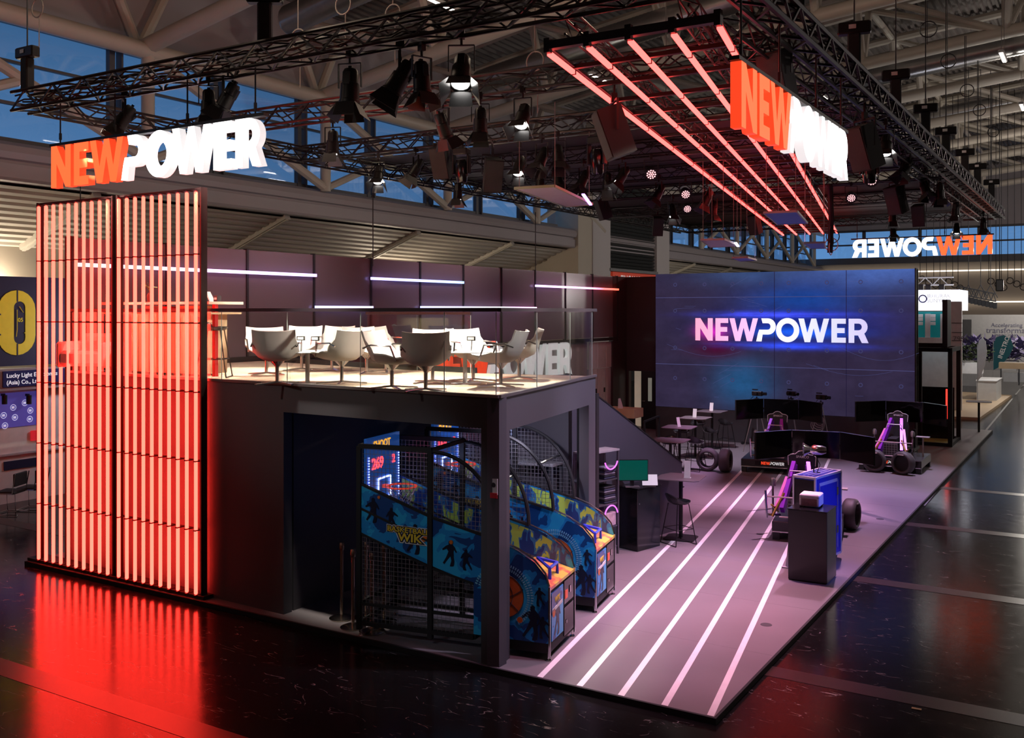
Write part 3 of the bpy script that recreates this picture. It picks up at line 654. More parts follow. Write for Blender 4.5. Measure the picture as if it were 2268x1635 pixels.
MB().box(vx1, vx1+.03, 29.08, 29.4, PF, vz1+.02).box(vx0-.02, vx1+.03, 29.25, 29.5, vz0, vz1-.01).build('rear_frame', MATT, vw)
JL = M('screen_joint', (.02, .02, .03), .5, emit=(.06, .065, .18), es=1.0); JD = M('screen_joint_dark', (0, 0, 0), .5, emit=(.008, .006, .03), es=1.0)
m_ = MB()
for z in (4.54, 2.42): m_.box(vx0, vx1, 29.094, 29.099, z-.008, z+.008)
m_.build('joint_line', JL, vw)
m_ = MB()
for x in (-8.55, -6.45): m_.box(x-.008, x+.008, 29.094, 29.099, vz0, vz1)
m_.build('slab_joint', JD, vw)
RM = M('anchor_mark', (.02, .02, .03), .5, emit=(.040, .042, .12), es=1.0)
for z in (4.95, 4.12, 2.95, 1.98):
    for x in (-11.73, -10.75, -9.85, -8.95, -8.12, -7.0, -6.05, -4.95):
        MB().ring((x, 29.092, z), .05, .012, 'Y', 14, 4).build('anchor_mark', RM, vw)
rnd = random.Random(3); m_ = MB()
for i in range(26):
    x, z, L_ = rnd.uniform(-12, -5.4), rnd.uniform(1.3, 5.0), rnd.uniform(.15, .7); a_ = rnd.choice([0, 0, .05, .5, -.3])
    m_.bar((x, 29.094, z), (x+L_*math.cos(a_), 29.094, z+L_*math.sin(a_)), .004, .005)
for x0, z0, dz in ((-12.0, 3.05, -.35), (-7.6, 2.55, -.3), (-6.9, 3.2, -.5)):
    pts = [(x0+j*.22, 29.094, z0+dz*math.sin(j/12*PI*.9)) for j in range(12)]; m_.path(pts, .003, 3)
m_.build('scratch_mark', M('scratch_glow', (.02, .02, .03), .5, emit=(.06, .075, .22), es=1.0), vw)
def grad_mat(name, stops, es):
    m = bpy.data.materials.new(name); m.use_nodes = True; t = m.node_tree; b = t.nodes['Principled BSDF']
    tx = t.nodes.new('ShaderNodeTexCoord'); sp = t.nodes.new('ShaderNodeSeparateXYZ'); mr = t.nodes.new('ShaderNodeMapRange'); r = t.nodes.new('ShaderNodeValToRGB')
    t.links.new(tx.outputs['Object'], sp.inputs[0]); t.links.new(sp.outputs['X'], mr.inputs[0]); mr.inputs['From Min'].default_value = -11.07; mr.inputs['From Max'].default_value = -5.85
    t.links.new(mr.outputs[0], r.inputs[0]); t.links.new(r.outputs[0], b.inputs['Emission Color'])
    e = r.color_ramp.elements; e[0].position, e[0].color = stops[0][0], (*stops[0][1], 1); e[1].position, e[1].color = stops[-1][0], (*stops[-1][1], 1)
    for p, c in stops[1:-1]: n = e.new(p); n.color = (*c, 1)
    b.inputs['Emission Strength'].default_value = es; return m
GP = grad_mat('picture_letter_pink', [(0, (1.0, .35, .55)), (.2, (1.0, .45, .8)), (.38, (.95, .55, 1))], 1.0)
GW = grad_mat('picture_letter_white', [(.38, (1, 1, 1)), (.65, (.75, .85, 1)), (.85, (.62, .70, 1)), (1, (.55, .55, .9))], 1.0)
logo(vw, upright(-11.05, 29.09, 3.19, 0), 5.22, .70, .008, GP, GW, 'picture_letter')
# ================================================================ RIGGING OVER THE STAND
TRM = M('truss_black', (.014, .011, .012), .42, .3)
ORD = ['first', 'second', 'third', 'fourth', 'fifth', 'sixth', 'seventh', 'eighth', 'ninth', 'tenth', 'eleventh', 'twelfth', 'thirteenth', 'fourteenth']
def truss(p, q, label, s=.29, r=.024, step=.36, cables=2):
    p, q = Vector(p), Vector(q); L_ = (q-p).length; d = (q-p)/L_; a = Vector((-d.y, d.x, 0)); rz = math.atan2(d.y, d.x)
    t = thing('lighting_truss', label, 'truss', tuple(p), rz); h = s/2
    for y, z in ((-h, -h), (h, -h), (-h, h), (h, h)): MB().tube((0, y, z), (L_, y, z), r, 6).build('chord', TRM, t, True)
    m = MB(); x = 0; k = 0; c = [(-h, -h), (h, -h), (h, h), (-h, h)]
    while x < L_-step:
        for f in range(4):
            A, B = c[f], c[(f+1) % 4]
            if (k+f) % 2: A, B = B, A
            m.bar((x, *A), (x+step, *B), r*.8)
        x += step; k += 1
    m.build('lacing', TRM, t)
    if cables:
        rc = random.Random(int(L_*100))
        for q in range(cables):
            z0 = rc.uniform(-.3, .9)*h; y0 = rc.uniform(-.8, .8)*h; MB().path([(L_*i/60, y0+rc.uniform(-.03, .03), z0+rc.uniform(-.05, .05)) for i in range(61)], .014, 4).build('cable_run', MATT, t)
    return t
TZ = 7.405
truss((-14.7, 9.05, TZ), (-2.95, 9.05, TZ), 'front lighting truss running the whole width above the glowing signs', r=.026, cables=5)
truss((-14.5, 9.25, TZ), (-14.5, 36.9, TZ), 'left side lighting truss receding above the partition wall')
truss((-3.1, 9.25, TZ), (-3.1, 36.9, TZ), 'thick right side lighting truss with the row of chain hoists', r=.036, cables=6)
truss((-3.62, 10.5, TZ-.12), (-3.62, 36.6, TZ-.12), 'inner right side truss running just inside the thick one', s=.24, r=.02)
truss((-14.4, 12.0, TZ), (-3.3, 12.0, TZ), 'second cross truss behind the front one')
truss((-14.4, 15.15, TZ), (-3.3, 15.15, TZ), 'third cross truss at the edge of the black ceiling cloth')
truss((-14.4, 18.2, TZ), (-3.3, 18.2, TZ), 'fourth cross truss under the near black ceiling cloth', r=.02)
truss((-14.4, 21.6, TZ), (-3.3, 21.6, TZ), 'fifth cross truss under the near black ceiling cloth', r=.02)
truss((-14.4, 24.9, TZ), (-3.3, 24.9, TZ), 'cross truss seen in the gap between the ceiling cloths')
truss((-14.4, 29.7, TZ), (-3.8, 29.7, TZ), 'rear cross truss above the video wall', r=.02)
truss((-14.4, 36.8, TZ), (-3.3, 36.8, TZ), 'farthest cross truss at the back edge of the stand')
def alane(x, y, z, yy=9.1): return (x+SL*(y-yy), y, z)
truss(alane(-4.9, 9.3, 7.2), alane(-4.9, 30, 7.2), 'slim slanted truss above the left part of the red tube grid', s=.17, r=.014, step=.3)
truss(alane(-3.6, 9.3, 7.2), alane(-3.6, 30, 7.2), 'slim slanted truss above the right part of the red tube grid', s=.17, r=.014, step=.3)
# black ceiling cloths
CL = M('stage_cloth', (.03, .026, .03), .75, noise=(.5, .2))
n_ = 0
for y0, y1 in ((16.35, 18.2), (18.23, 20.0), (20.03, 21.8), (21.83, 23.7), (26.2, 28.2), (28.23, 30.2), (30.23, 32.2), (32.23, 34.6), (34.63, 37.0)):
    y0 *= 1.054; y1 *= 1.054; o = MB().box(-15.1, -3.48, y0, y1, 7.60, 7.612).build('ceiling_cloth', CL); n_ += 1
    tag(o, 'black stretched cloth strip in the ceiling over the stand', 'cloth', 'black ceiling cloths')
    MB().bar((-15.1, y1-.02, 7.60), (-3.5, y1-.02, 7.60), .03).build('batten', TRM, o)
# red tube grid
RT2 = M('grid_tube_red', (.9, .2, .1), .4, emit=(1.0, .060, .053), es=6.0)
gr = thing('tube_grid', 'ceiling grid of five glowing red tubes on black cross bars', 'light grid', (0, 0, 0))
gy0, gy1, gz = 9.46, 36.6, 7.0
def gx(i, y): return -5.31+.492*i+(-.188)*(y-9.46)
for i in range(5):
    MB().bar((gx(i, gy0), gy0, gz-.02), (gx(i, gy1), gy1, gz-.02), .05, .045).build('light_tube', RT2, gr)
    y = gy0+.9
    while y < gy1: MB().bar((gx(i, y), y-.012, gz-.02), (gx(i, y), y+.012, gz-.02), .062, .056).build('tube_joint', BLACK, gr); y += 1.92
    MB().cbox(gx(i, gy0)+.0, gy0-.03, gz+.06, .07, .07, .16).build('end_cap', BLACK, gr)
y = gy0-.02; k = 0
while y < gy1:
    MB().bar((gx(0, y)-.03, y, gz+.06), (gx(4, y)+.03, y, gz+.06), .06 if k else .09, .05 if k else .09).build('cross_bar', BLACK, gr); y += .97; k += 1
for i in (0, 4): MB().bar((gx(i, gy0), gy0, gz+.06), (gx(i, gy1), gy1, gz+.06), .03, .03).build('side_rail', BLACK, gr)
# the three hanging signs
REDS = M('sign_red_return', (.9, .2, .08), .4, emit=(1.0, .06, .016), es=1.0); WHS = M('sign_white_return', (.9, .9, .9), .4, emit=(1, .95, .95), es=.82)
def hanging_sign(label, org, rz, flip=1):
    t = thing('hanging_sign', label, 'sign', org, rz)
    logo(t, upright(0, 0, 0, 0), 4.46, .63, .11, REDL, WHL, 'letter', REDS, WHS)
    MB().box(-.05, 4.5, -.05, .05, .635, .675).build('top_bar', BLACK, t)
    
    m = MB()
    for x in (.15, 1.45, 3.0, 4.3): m.tube((x, 0, .67), (x, 0, 1.36), .012, 5); m.cbox(x, 0, .78, .03, .03, .1)
    m.build('hanging_chain', DARK, t); return t
hanging_sign('left hanging sign of thick red and white letters above the red light screen', (-13.72, 9.0, 5.98), 0)
hanging_sign('right hanging sign, red end nearest, seen at a steep angle beside the tube grid', (-3.02, 9.02, 5.86), PI/2)
hanging_sign('far hanging sign read mirrored from behind, above the far right corner', (-3.22, 35.6, 6.0), PI)
# ---------------- lamps
LEN_ON = M('lens_lit', (1, 1, 1), .3, emit=(1.0, .95, .9), es=14); LEN_OFF = M('lens_dark', (.05, .05, .055), .12)
BD = M('barn_door_metal', (.05, .05, .052), .30, .55)
def spot_proto(tilt, on, name='stage_spotlight', scale=1.0):
    t = thing(name, 'x', 'spotlight', (0, 0, 0)); k = scale
    MB().cbox(0, 0, .02, .06*k, .09*k, .10*k).tube((0, 0, -.02), (0, 0, -.10*k), .016, 6).build('clamp', BLACK, t)
    MB().bar((-.13*k, 0, -.10*k), (.13*k, 0, -.10*k), .035, .012).bar((-.13*k, 0, -.10*k), (-.13*k, 0, -.36*k), .035, .01).bar((.13*k, 0, -.10*k), (.13*k, 0, -.36*k), .035, .01).build('yoke', BLACK, t)
    def mk(): m = MB(); m.T = Matrix.Translation((0, 0, -.36*k)) @ Matrix.Rotation(tilt, 4, 'X') @ Matrix.Scale(k, 4); return m
    m = mk(); m.lathe([(0, .20), (.07, .20), (.085, .17), (.085, .05), (.10, .04), (.105, -.14), (.115, -.15), (.115, -.18), (.095, -.18)], 14)
    m.cbox(0, 0, .215, .04, .04, .05).cbox(0, -.09, .08, .07, .03, .14); b = m.build('body', BLACK, t, True)
    mk().disc((0, 0, -.165), .094, 14).build('lens', LEN_ON if on else LEN_OFF, b)
    for i in range(4):
        m = mk(); m.T = m.T @ Matrix.Rotation(i*PI/2, 4, 'Z'); w1, w2 = .10, (.15 if i % 2 else .12); z1, z2 = -.18, -.34; y1, y2 = .10, (.19 if i % 2 else .15)
        m.add([(-w1, y1, z1), (w1, y1, z1), (w2, y2, z2), (-w2, y2, z2), (-w1, y1+.004, z1), (w1, y1+.004, z1), (w2, y2+.004, z2), (-w2, y2+.004, z2)], [(0, 1, 2, 3), (7, 6, 5, 4), (0, 4, 5, 1), (1, 5, 6, 2), (2, 6, 7, 3), (3, 7, 4, 0)])
        m.build('barn_door', BD, t)
    return t
def moving_head():
    t = thing('moving_head', 'x', 'moving light', (0, 0, 0))
    MB().cbox(0, 0, -.06, .30, .22, .13, .02).cbox(0, 0, .03, .06, .09, .06).build('base', BLACK, t)
    MB().cbox(-.15, 0, -.30, .045, .13, .36, .015).cbox(.15, 0, -.30, .045, .13, .36, .015).build('yoke', BLACK, t)
    m = MB(); m.T = Matrix.Translation((0, 0, -.40)) @ Matrix.Rotation(.12, 4, 'X'); m.lathe([(0, .2), (.09, .19), (.12, .1), (.12, -.05), (.10, -.22), (.085, -.24)], 14); b = m.build('head', GLOSS, t, True)
    m = MB(); m.T = Matrix.Translation((0, 0, -.40)) @ Matrix.Rotation(.12, 4, 'X'); m.disc((0, 0, -.235), .084, 14).build('lens', LEN_OFF, b); return t
PKL = M('led_pink', (1, .8, .8), .3, emit=(1.0, .50, .52), es=1.7)
def led_par():
    t = thing('round_led_light', 'x', 'led light', (0, 0, 0))
    MB().cbox(0, 0, 0, .05, .08, .1).bar((-.14, 0, -.06), (.14, 0, -.06), .03, .015).bar((-.14, 0, -.06), (-.14, 0, -.3), .03, .015).bar((.14, 0, -.06), (.14, 0, -.3), .03, .015).build('yoke', BLACK, t)
    m = MB(); m.T = Matrix.Translation((0, 0, -.32)) @ Matrix.Rotation(-1.05, 4, 'X'); m.lathe([(0, .14), (.10, .13), (.13, .02), (.135, -.09), (.115, -.09), (.11, -.06)], 16); b = m.build('body', BLACK, t, True)
    m = MB(); m.T = Matrix.Translation((0, 0, -.32)) @ Matrix.Rotation(-1.05, 4, 'X')
    for r, n in ((0, 1), (.042, 6), (.082, 11)):
        for i in range(n): m.disc((r*math.cos(2*PI*i/n), r*math.sin(2*PI*i/n), -.07), .017, 8)
    m.build('led_cluster', PKL, b); return t
def speaker(kx=1.0):
    t = thing('loudspeaker', 'x', 'speaker', (0, 0, 0))
    m = MB(); m.T = Matrix.Translation((0, 0, -.42*kx)) @ Matrix.Rotation(.35, 4, 'X') @ Matrix.Scale(kx, 4)
    m.prism([(-.17, -.15), (.17, -.15), (.13, .16), (-.13, .16)], -.30, .30); b = m.build('cabinet', MATT, t)
    m = MB(); m.T = Matrix.Translation((0, 0, -.42*kx)) @ Matrix.Rotation(.35, 4, 'X') @ Matrix.Scale(kx, 4)
    m.box(-.16, .16, -.162, -.152, -.28, .28).build('grille', M('speaker_grille', (.03, .03, .032), .8, noise=(120, .6)), b)
    MB().bar((-.19*kx, 0, -.42*kx), (-.19*kx, 0, -.06), .03, .012).bar((.19*kx, 0, -.42*kx), (.19*kx, 0, -.06), .03, .012).bar((-.19*kx, 0, -.06), (.19*kx, 0, -.06), .03).cbox(0, 0, 0, .05, .08, .12).build('bracket', BLACK, t); return t
cache = {}
drops = []
ROWY = [(9.05, 'front truss'), (12.0, 'second cross truss'), (15.15, 'third cross truss'), (18.2, 'fourth cross truss'), (21.6, 'fifth cross truss'), (24.9, 'sixth cross truss'), (29.7, 'seventh cross truss'), (35.6, 'farthest cross truss')]
def place(kind, px, py, rz):
    best = None
    for yy, nm in ROWY:
        p = ony(px, py, yy-.145 if yy > 10 else yy+.145)
        if p.x > -3.3 or p.x < -14.4: continue
        if best is None or abs(p.z-6.88) < best[0]: best = (abs(p.z-6.88), p, nm)
    for xx in (-3.12, -3.62):
        p = onx(px, py, xx)
        if p.y < 37 and (best is None or abs(p.z-6.88) < best[0]-.08): best = (abs(p.z-6.88), p, 'right side truss')
    _, p, nm = best; first = kind not in cache
    if first:
        cache[kind] = spot_proto({'d': -.1, 'f': .55, 'b': -.45, 'c': -.62}[kind[1]], kind[2] == '1', scale=1.15 if len(kind) > 3 else 1.0) if kind[0] == 'S' else moving_head() if kind == 'M' else led_par() if kind == 'L' else speaker(1.12 if kind == 'KB' else 1.0)
    o = cache[kind] if first else copy_tree(cache[kind])
    zc = p.z+.36; o.location = (p.x, p.y, zc); o.rotation_euler = (0, 0, rz)
    drops.append((o, zc))
    return o, nm, px
rows = {
 'hanging from the front truss': [('Sd0B', 775, 185, .3), ('Sf0B', 886, 165, 2.2), ('Sd0', 934, 175, 1.2), ('Sc1B', 1022, 148, .5)],
 'on the left side truss': [('Sf0', 275, 262, 2.6), ('Sd0', 462, 232, .7), ('Sf0', 505, 215, 1.9)],
 'hanging from the second cross truss': [('Sd1', 737, 318, .4), ('Sb1', 981, 280, 2.9), ('Sd0', 1064, 270, .5), ('Sc1', 1158, 258, .2), ('KB', 1360, 275, -.9)],
 'hanging from the third cross truss': [('Sc1', 838, 388, .5), ('Sf0', 921, 375, 2.6), ('K', 980, 352, .1), ('M', 1022, 372, .2), ('Sd1', 1014, 425, .3), ('K', 1090, 380, .8), ('Sc1', 1150, 368, .2), ('Sf0', 1200, 350, 3.0), ('Sb0', 1236, 345, .6), ('M', 1322, 350, 0)],
 'in the row below the black ceiling cloth': [('Sd0', 1196, 402, .2), ('Sb0', 1236, 398, .9), ('Sf0', 1292, 398, 2.8), ('Sd0', 1345, 405, .4), ('Sc1', 1378, 390, -.6), ('L', 1442, 388, .5), ('K', 1336, 458, -.7), ('Sf0', 1459, 428, 2.5), ('Sb1', 1490, 468, .6)],
 'under the far part of the ceiling cloth': [('L', 1518, 432, .5), ('L', 1522, 464, .5), ('Sb0', 1566, 440, -.8), ('Sd0', 1580, 462, -.4), ('K', 1456, 497, .6), ('K', 1672, 493, -.3), ('L', 1885, 440, .3), ('L', 1930, 402, .3)],
 'on the right side below the thick truss': [('K', 1723, 156, -.3), ('KB', 1915, 310, -.6), ('M', 1926, 372, .2), ('Sc1', 1962, 322, .1), ('Sf0', 2006, 370, 2.5), ('KB', 1986, 432, -.5), ('Sd1', 1977, 478, .3), ('Sb0', 2048, 415, .9), ('Sd0', 2082, 425, .4), ('K', 2036, 472, -.1), ('Sd1', 2117, 465, -.2), ('Sc1', 2119, 506, .1), ('Sd0', 2178, 496, .2), ('Sb0', 1978, 512, .3)],
}
NM = {'S': 'black barn door spotlight', 'M': 'black moving head light', 'L': 'round light with pinkish LEDs', 'K': 'black box loudspeaker'}
by = {}
for row, items in rows.items():
    for kind, px, py, rz in items:
        o, nm, px_ = place(kind, px, py, rz); key = (nm, ('lit ' if (kind[0] == 'S' and kind[2] == '1') else '')+NM[kind[0]]); by.setdefault(key, []).append((px_, o))
for (nm, what), L_ in by.items():
    L_.sort(key=lambda q: q[0])
    for i, (_, o) in enumerate(L_): o['label'] = what+' on the '+nm+('' if len(L_) == 1 else ', %s from the left' % ORD[i])
for o, zc in drops:
    if zc < 7.22: MB().tube((0, 0, .03), (0, 0, 7.28-zc), .02, 6).build('drop_pipe', BLACK, o)
# chain hoists standing on the right truss and on the front left corner
def hoist(loc, rz, label):
    t = thing('chain_hoist', label, 'hoist', loc, rz)
    MB().cbox(0, 0, .62, .46, .15, .17, .02).build('motor', BLACK, t); MB().cbox(-.02, -.08, .63, .10, .01, .06).build('rating_plate', WHITE, t)
    MB().box(-.09, .09, -.07, .07, 0, .54, .02).build('chain_bag', MATT, t)
    MB().tube((0, 0, .7), (0, 0, 3.6), .012, 5).tube((.03, 0, 1.9), (.03, 0, 3.6), .008, 4).build('chain', DARK, t)
    MB().ring((.05, 0, 2.2), .16, .012, 'Y', 14, 4).build('cable_loop', DARK, t)
    return t
for i, (px, py) in enumerate(((1765, 28), (1892, 146), (1984, 236), (2050, 295), (2095, 347), (2137, 382), (2165, 413), (2196, 441))):
    p = onx(px, py, -3.1); hoist((-3.1, p.y, TZ+.15), .15, 'black chain hoist on the thick right truss, %s from the top' % ORD[i])
hoist((-14.5, 9.05, TZ+.15), 0, 'black chain hoist on the front left corner of the truss frame')
hoist((-9.3, 9.05, TZ+.15), .6, 'black chain hoist on the middle of the front truss')
# suspended flat acoustic panels
AW = M('panel_grey', (.60, .60, .70), .5); AB = M('panel_blue', (.07, .13, .62), .5)
def float_panel(pts, z, mat, label, edge, strip=None, top=7.3):
    P = [onz(a, b, z) for a, b in pts]; c = sum(P, Vector())/4
    t = thing('ceiling_raft', label, 'ceiling panel', tuple(c)); Q = [(p.x-c.x, p.y-c.y) for p in P]
    MB().prism(Q, -.012, .012).build('sheet', mat, t)
    m = MB()
    for i in range(4): m.bar((*Q[i], .0), (*Q[(i+1) % 4], .0), .03, .04)
    m.build('edge_frame', edge, t)
    for q in Q: MB().tube((q[0]*.9, q[1]*.9, .01), (q[0]*.9, q[1]*.9, top-z), .006, 4).build('wire', WIRE, t)
    if strip: MB().bar((Q[1][0]*.95, Q[1][1]*.2, -.02), (Q[2][0]*.95, Q[2][1]*.95, -.02), .05, .02).build('light_strip', strip, t)
VS = M('violet_strip', (.6, .3, 1), .4, emit=(.62, .25, 1.0), es=4.0)
ED = M('panel_edge', (.35, .42, .25), .4)
float_panel([(1140, 417), (1228, 412), (1312, 452), (1253, 457)], 6.0, AW, 'pale grey suspended panel with a violet light strip, nearest of the hanging panels', ED, VS)
float_panel([(1692, 471), (1765, 468), (1788, 494), (1722, 496)], 5.9, AB, 'bright blue suspended panel hanging under the far end of the red tubes', GREYC)
float_panel([(1553, 531), (1603, 530), (1637, 544), (1575, 547)], 5.5, AW, 'pale violet suspended panel with a lit edge, left of the bright blue one', GREYC, M('white_strip', (1, 1, 1), .4, emit=(.9, .85, 1), es=4))
float_panel([(1780, 538), (1826, 537), (1828, 549), (1795, 550)], 5.5, AB, 'small blue suspended panel left of the far mirrored sign', GREYC)
float_panel([(1622, 571), (1655, 570), (1675, 576), (1640, 578)], 5.35, AB, 'thin blue suspended panel just above the video wall', GREYC)
# hanging wires and a cable bunch
for i, (px, p0, p1) in enumerate(((826, 420, 590), (1186, 470, 610), (178, 410, 520))):
    a = onz(px, p0, 7.0); yy = a.y if i else 16.0
    q0, q1 = ony(px, p0, yy), ony(px, p1, yy)
    tag(MB().tube(tuple(q0), tuple(q1), .012, 5).build('hanging_cable', BLACK), 'thin black cable hanging down, %s' % ('in front of the cream aisle ceiling, beside the lit spotlight', 'above the tinted partition, right of centre', 'below the red letters in front of the light screen')[i], 'cable')
t = thing('cable_loom', 'thick hanging bunch of cables with white lit coil under the far hanging sign bar', 'cable', (0, 0, 0))
a, b = ony(1838, 390, 24.76), ony(1838, 560, 24.76); a.z = 7.28
MB().path([tuple(a), tuple((a+b)/2+Vector((.03, 0, 0))), tuple(b)], .07, 7).build('cable_bundle', MATT, t)
rnd = random.Random(5)
for i in range(5): MB().ring((b.x+rnd.uniform(-.08, .08), b.y, b.z+.1+.1*i), .16, .012, 'Y' if i % 2 else 'X', 14, 4).build('cable_coil', WHITE if i < 2 else BLACK, t)
for i, (px, py, z) in enumerate(((1185, 136, 8.4), (1475, 250, 8.6), (870, 30, 9.5), (660, 85, 9.0), (760, 10, 9.4), (83, 18, 9.6))):
    p = onz(px, py, z)
    t = tag(MB().ring(tuple(p), .17, .013, 'Y', 16, 5).tube((p.x, p.y, z+.15), (p.x, p.y, z+3), .012, 4).tube((p.x+.05, p.y, z-.15), (p.x+.05, p.y, z-.9), .01, 4).build('cable_coil', M('cable_grey', (.30, .28, .25), .6)), 'coiled grey cable hanging from the roof trusses', 'cable', 'coiled cables in the roof')
# ================================================================ THINGS ON THE STAND
# ---- basketball machines
def art_mat(name, c1, c2, c3, scale=3.5, stretch=(1, 1, 1)):
    m = bpy.data.materials.new(name); m.use_nodes = True; t = m.node_tree; b = t.nodes['Principled BSDF']; L = t.links.new
    tx = t.nodes.new('ShaderNodeTexCoord'); mp = t.nodes.new('ShaderNodeMapping'); mp.inputs['Scale'].default_value = stretch
    n = t.nodes.new('ShaderNodeTexNoise'); n.inputs['Scale'].default_value = scale; n.inputs['Detail'].default_value = 3; n.inputs['Distortion'].default_value = .6
    r = t.nodes.new('ShaderNodeValToRGB'); L(tx.outputs['Object'], mp.inputs[0]); L(mp.outputs[0], n.inputs['Vector']); L(n.outputs['Fac'], r.inputs[0]); L(r.outputs[0], b.inputs['Base Color'])
    r.color_ramp.interpolation = 'CONSTANT'; e = r.color_ramp.elements; e[0].color = (*c1, 1); e[1].position = .47; e[1].color = (*c2, 1); q = e.new(.54); q.color = (*c3, 1)
    b.inputs['Roughness'].default_value = .3; b.inputs['Coat Weight'].default_value = .4; return m
ARTB = art_mat('print_blue', (.012, .07, .26), (.02, .30, .72), (.03, .46, .85), 2.6)
CROWD = art_mat('print_crowd', (.015, .05, .22), (.04, .20, .42), (.46, .66, .10), 8, (1, 1, .45))
CROWD2 = art_mat('print_crowd_pale', (.10, .08, .10), (.22, .17, .18), (.34, .27, .26), 9, (1, 1, .35))
SIL = M('print_dark_player', (.01, .014, .035), .35); BALLO = M('print_orange', (.72, .17, .03), .35, noise=(40, .1)); HALO = M('print_halo', (.25, .62, .80), .35)
YT = art_mat('print_table', (.85, .62, .10), (.80, .35, .10), (.75, .16, .10), 4)
BLUEP = M('blue_powder_coat', (.03, .05, .55), .35)
LB = M('led_blue', (.3, .4, 1), .4, emit=(.28, .36, 1.0), es=2.6); LR = M('led_red', (1, .1, .1), .4, emit=(1.0, .04, .05), es=4); LY = M('lit_yellow', (1, .6, .05), .4, emit=(1.0, .45, .04), es=.9)
BBD = M('backboard_print', (.02, .12, .5), .3, emit=(.02, .12, .5), es=.22); NETW = M('net_white', (.75, .75, .8), .6)
PLAYER = [(-.02, 0), (.03, .16), (.0, .30), (-.10, .18), (-.20, .05), (-.24, .08), (-.13, .26), (-.06, .42), (-.12, .50), (-.24, .44), (-.26, .48), (-.14, .58), (-.05, .62), (-.06, .66), (-.05, .72), (0, .74), (.05, .71), (.045, .65), (.07, .62), (.13, .56), (.20, .42), (.17, .40), (.11, .48), (.09, .40), (.10, .28), (.12, .14), (.10, .02), (.05, 0)]
def mesh_grid(mb, x0, x1, z0f, z1f, y, step=.055, r=.0022):
    x = x0
    while x < x1+1e-6: mb.box(x-r, x+r, y-r, y+r, z0f(x), z1f(x)); x += step
    z = min(z0f(x0), z0f(x1)); zt = max(z1f(x0), z1f(x1), z1f((x0+x1)/2))
    while z < zt:
        # clip the horizontal wire to where it lies inside
        xs = [x0+(x1-x0)*i/24 for i in range(25)]; ins = [a for a in xs if z0f(a) <= z <= z1f(a)]
        if len(ins) > 1: mb.box(ins[0], ins[-1], y-r, y+r, z-r, z+r)
        z += step
W_ = .95
def side_top(x):
    pts = [(0, .83), (-.05, .98), (-.18, 1.12), (-.38, 1.235), (-.62, 1.32), (-.95, 1.40), (-1.5, 1.53), (-2.5, 1.88)]
    for (a, b), (c, d) in zip(pts, pts[1:]):
        if c <= x <= a: return b+(d-b)*(a-x)/(a-c)
    return pts[-1][1]
def cage_top(x):
    if x <= -1.5: return 2.34
    u = min(1, (x+1.5)/.90); return 1.33+1.01*math.sqrt(max(0, 1-u*u))
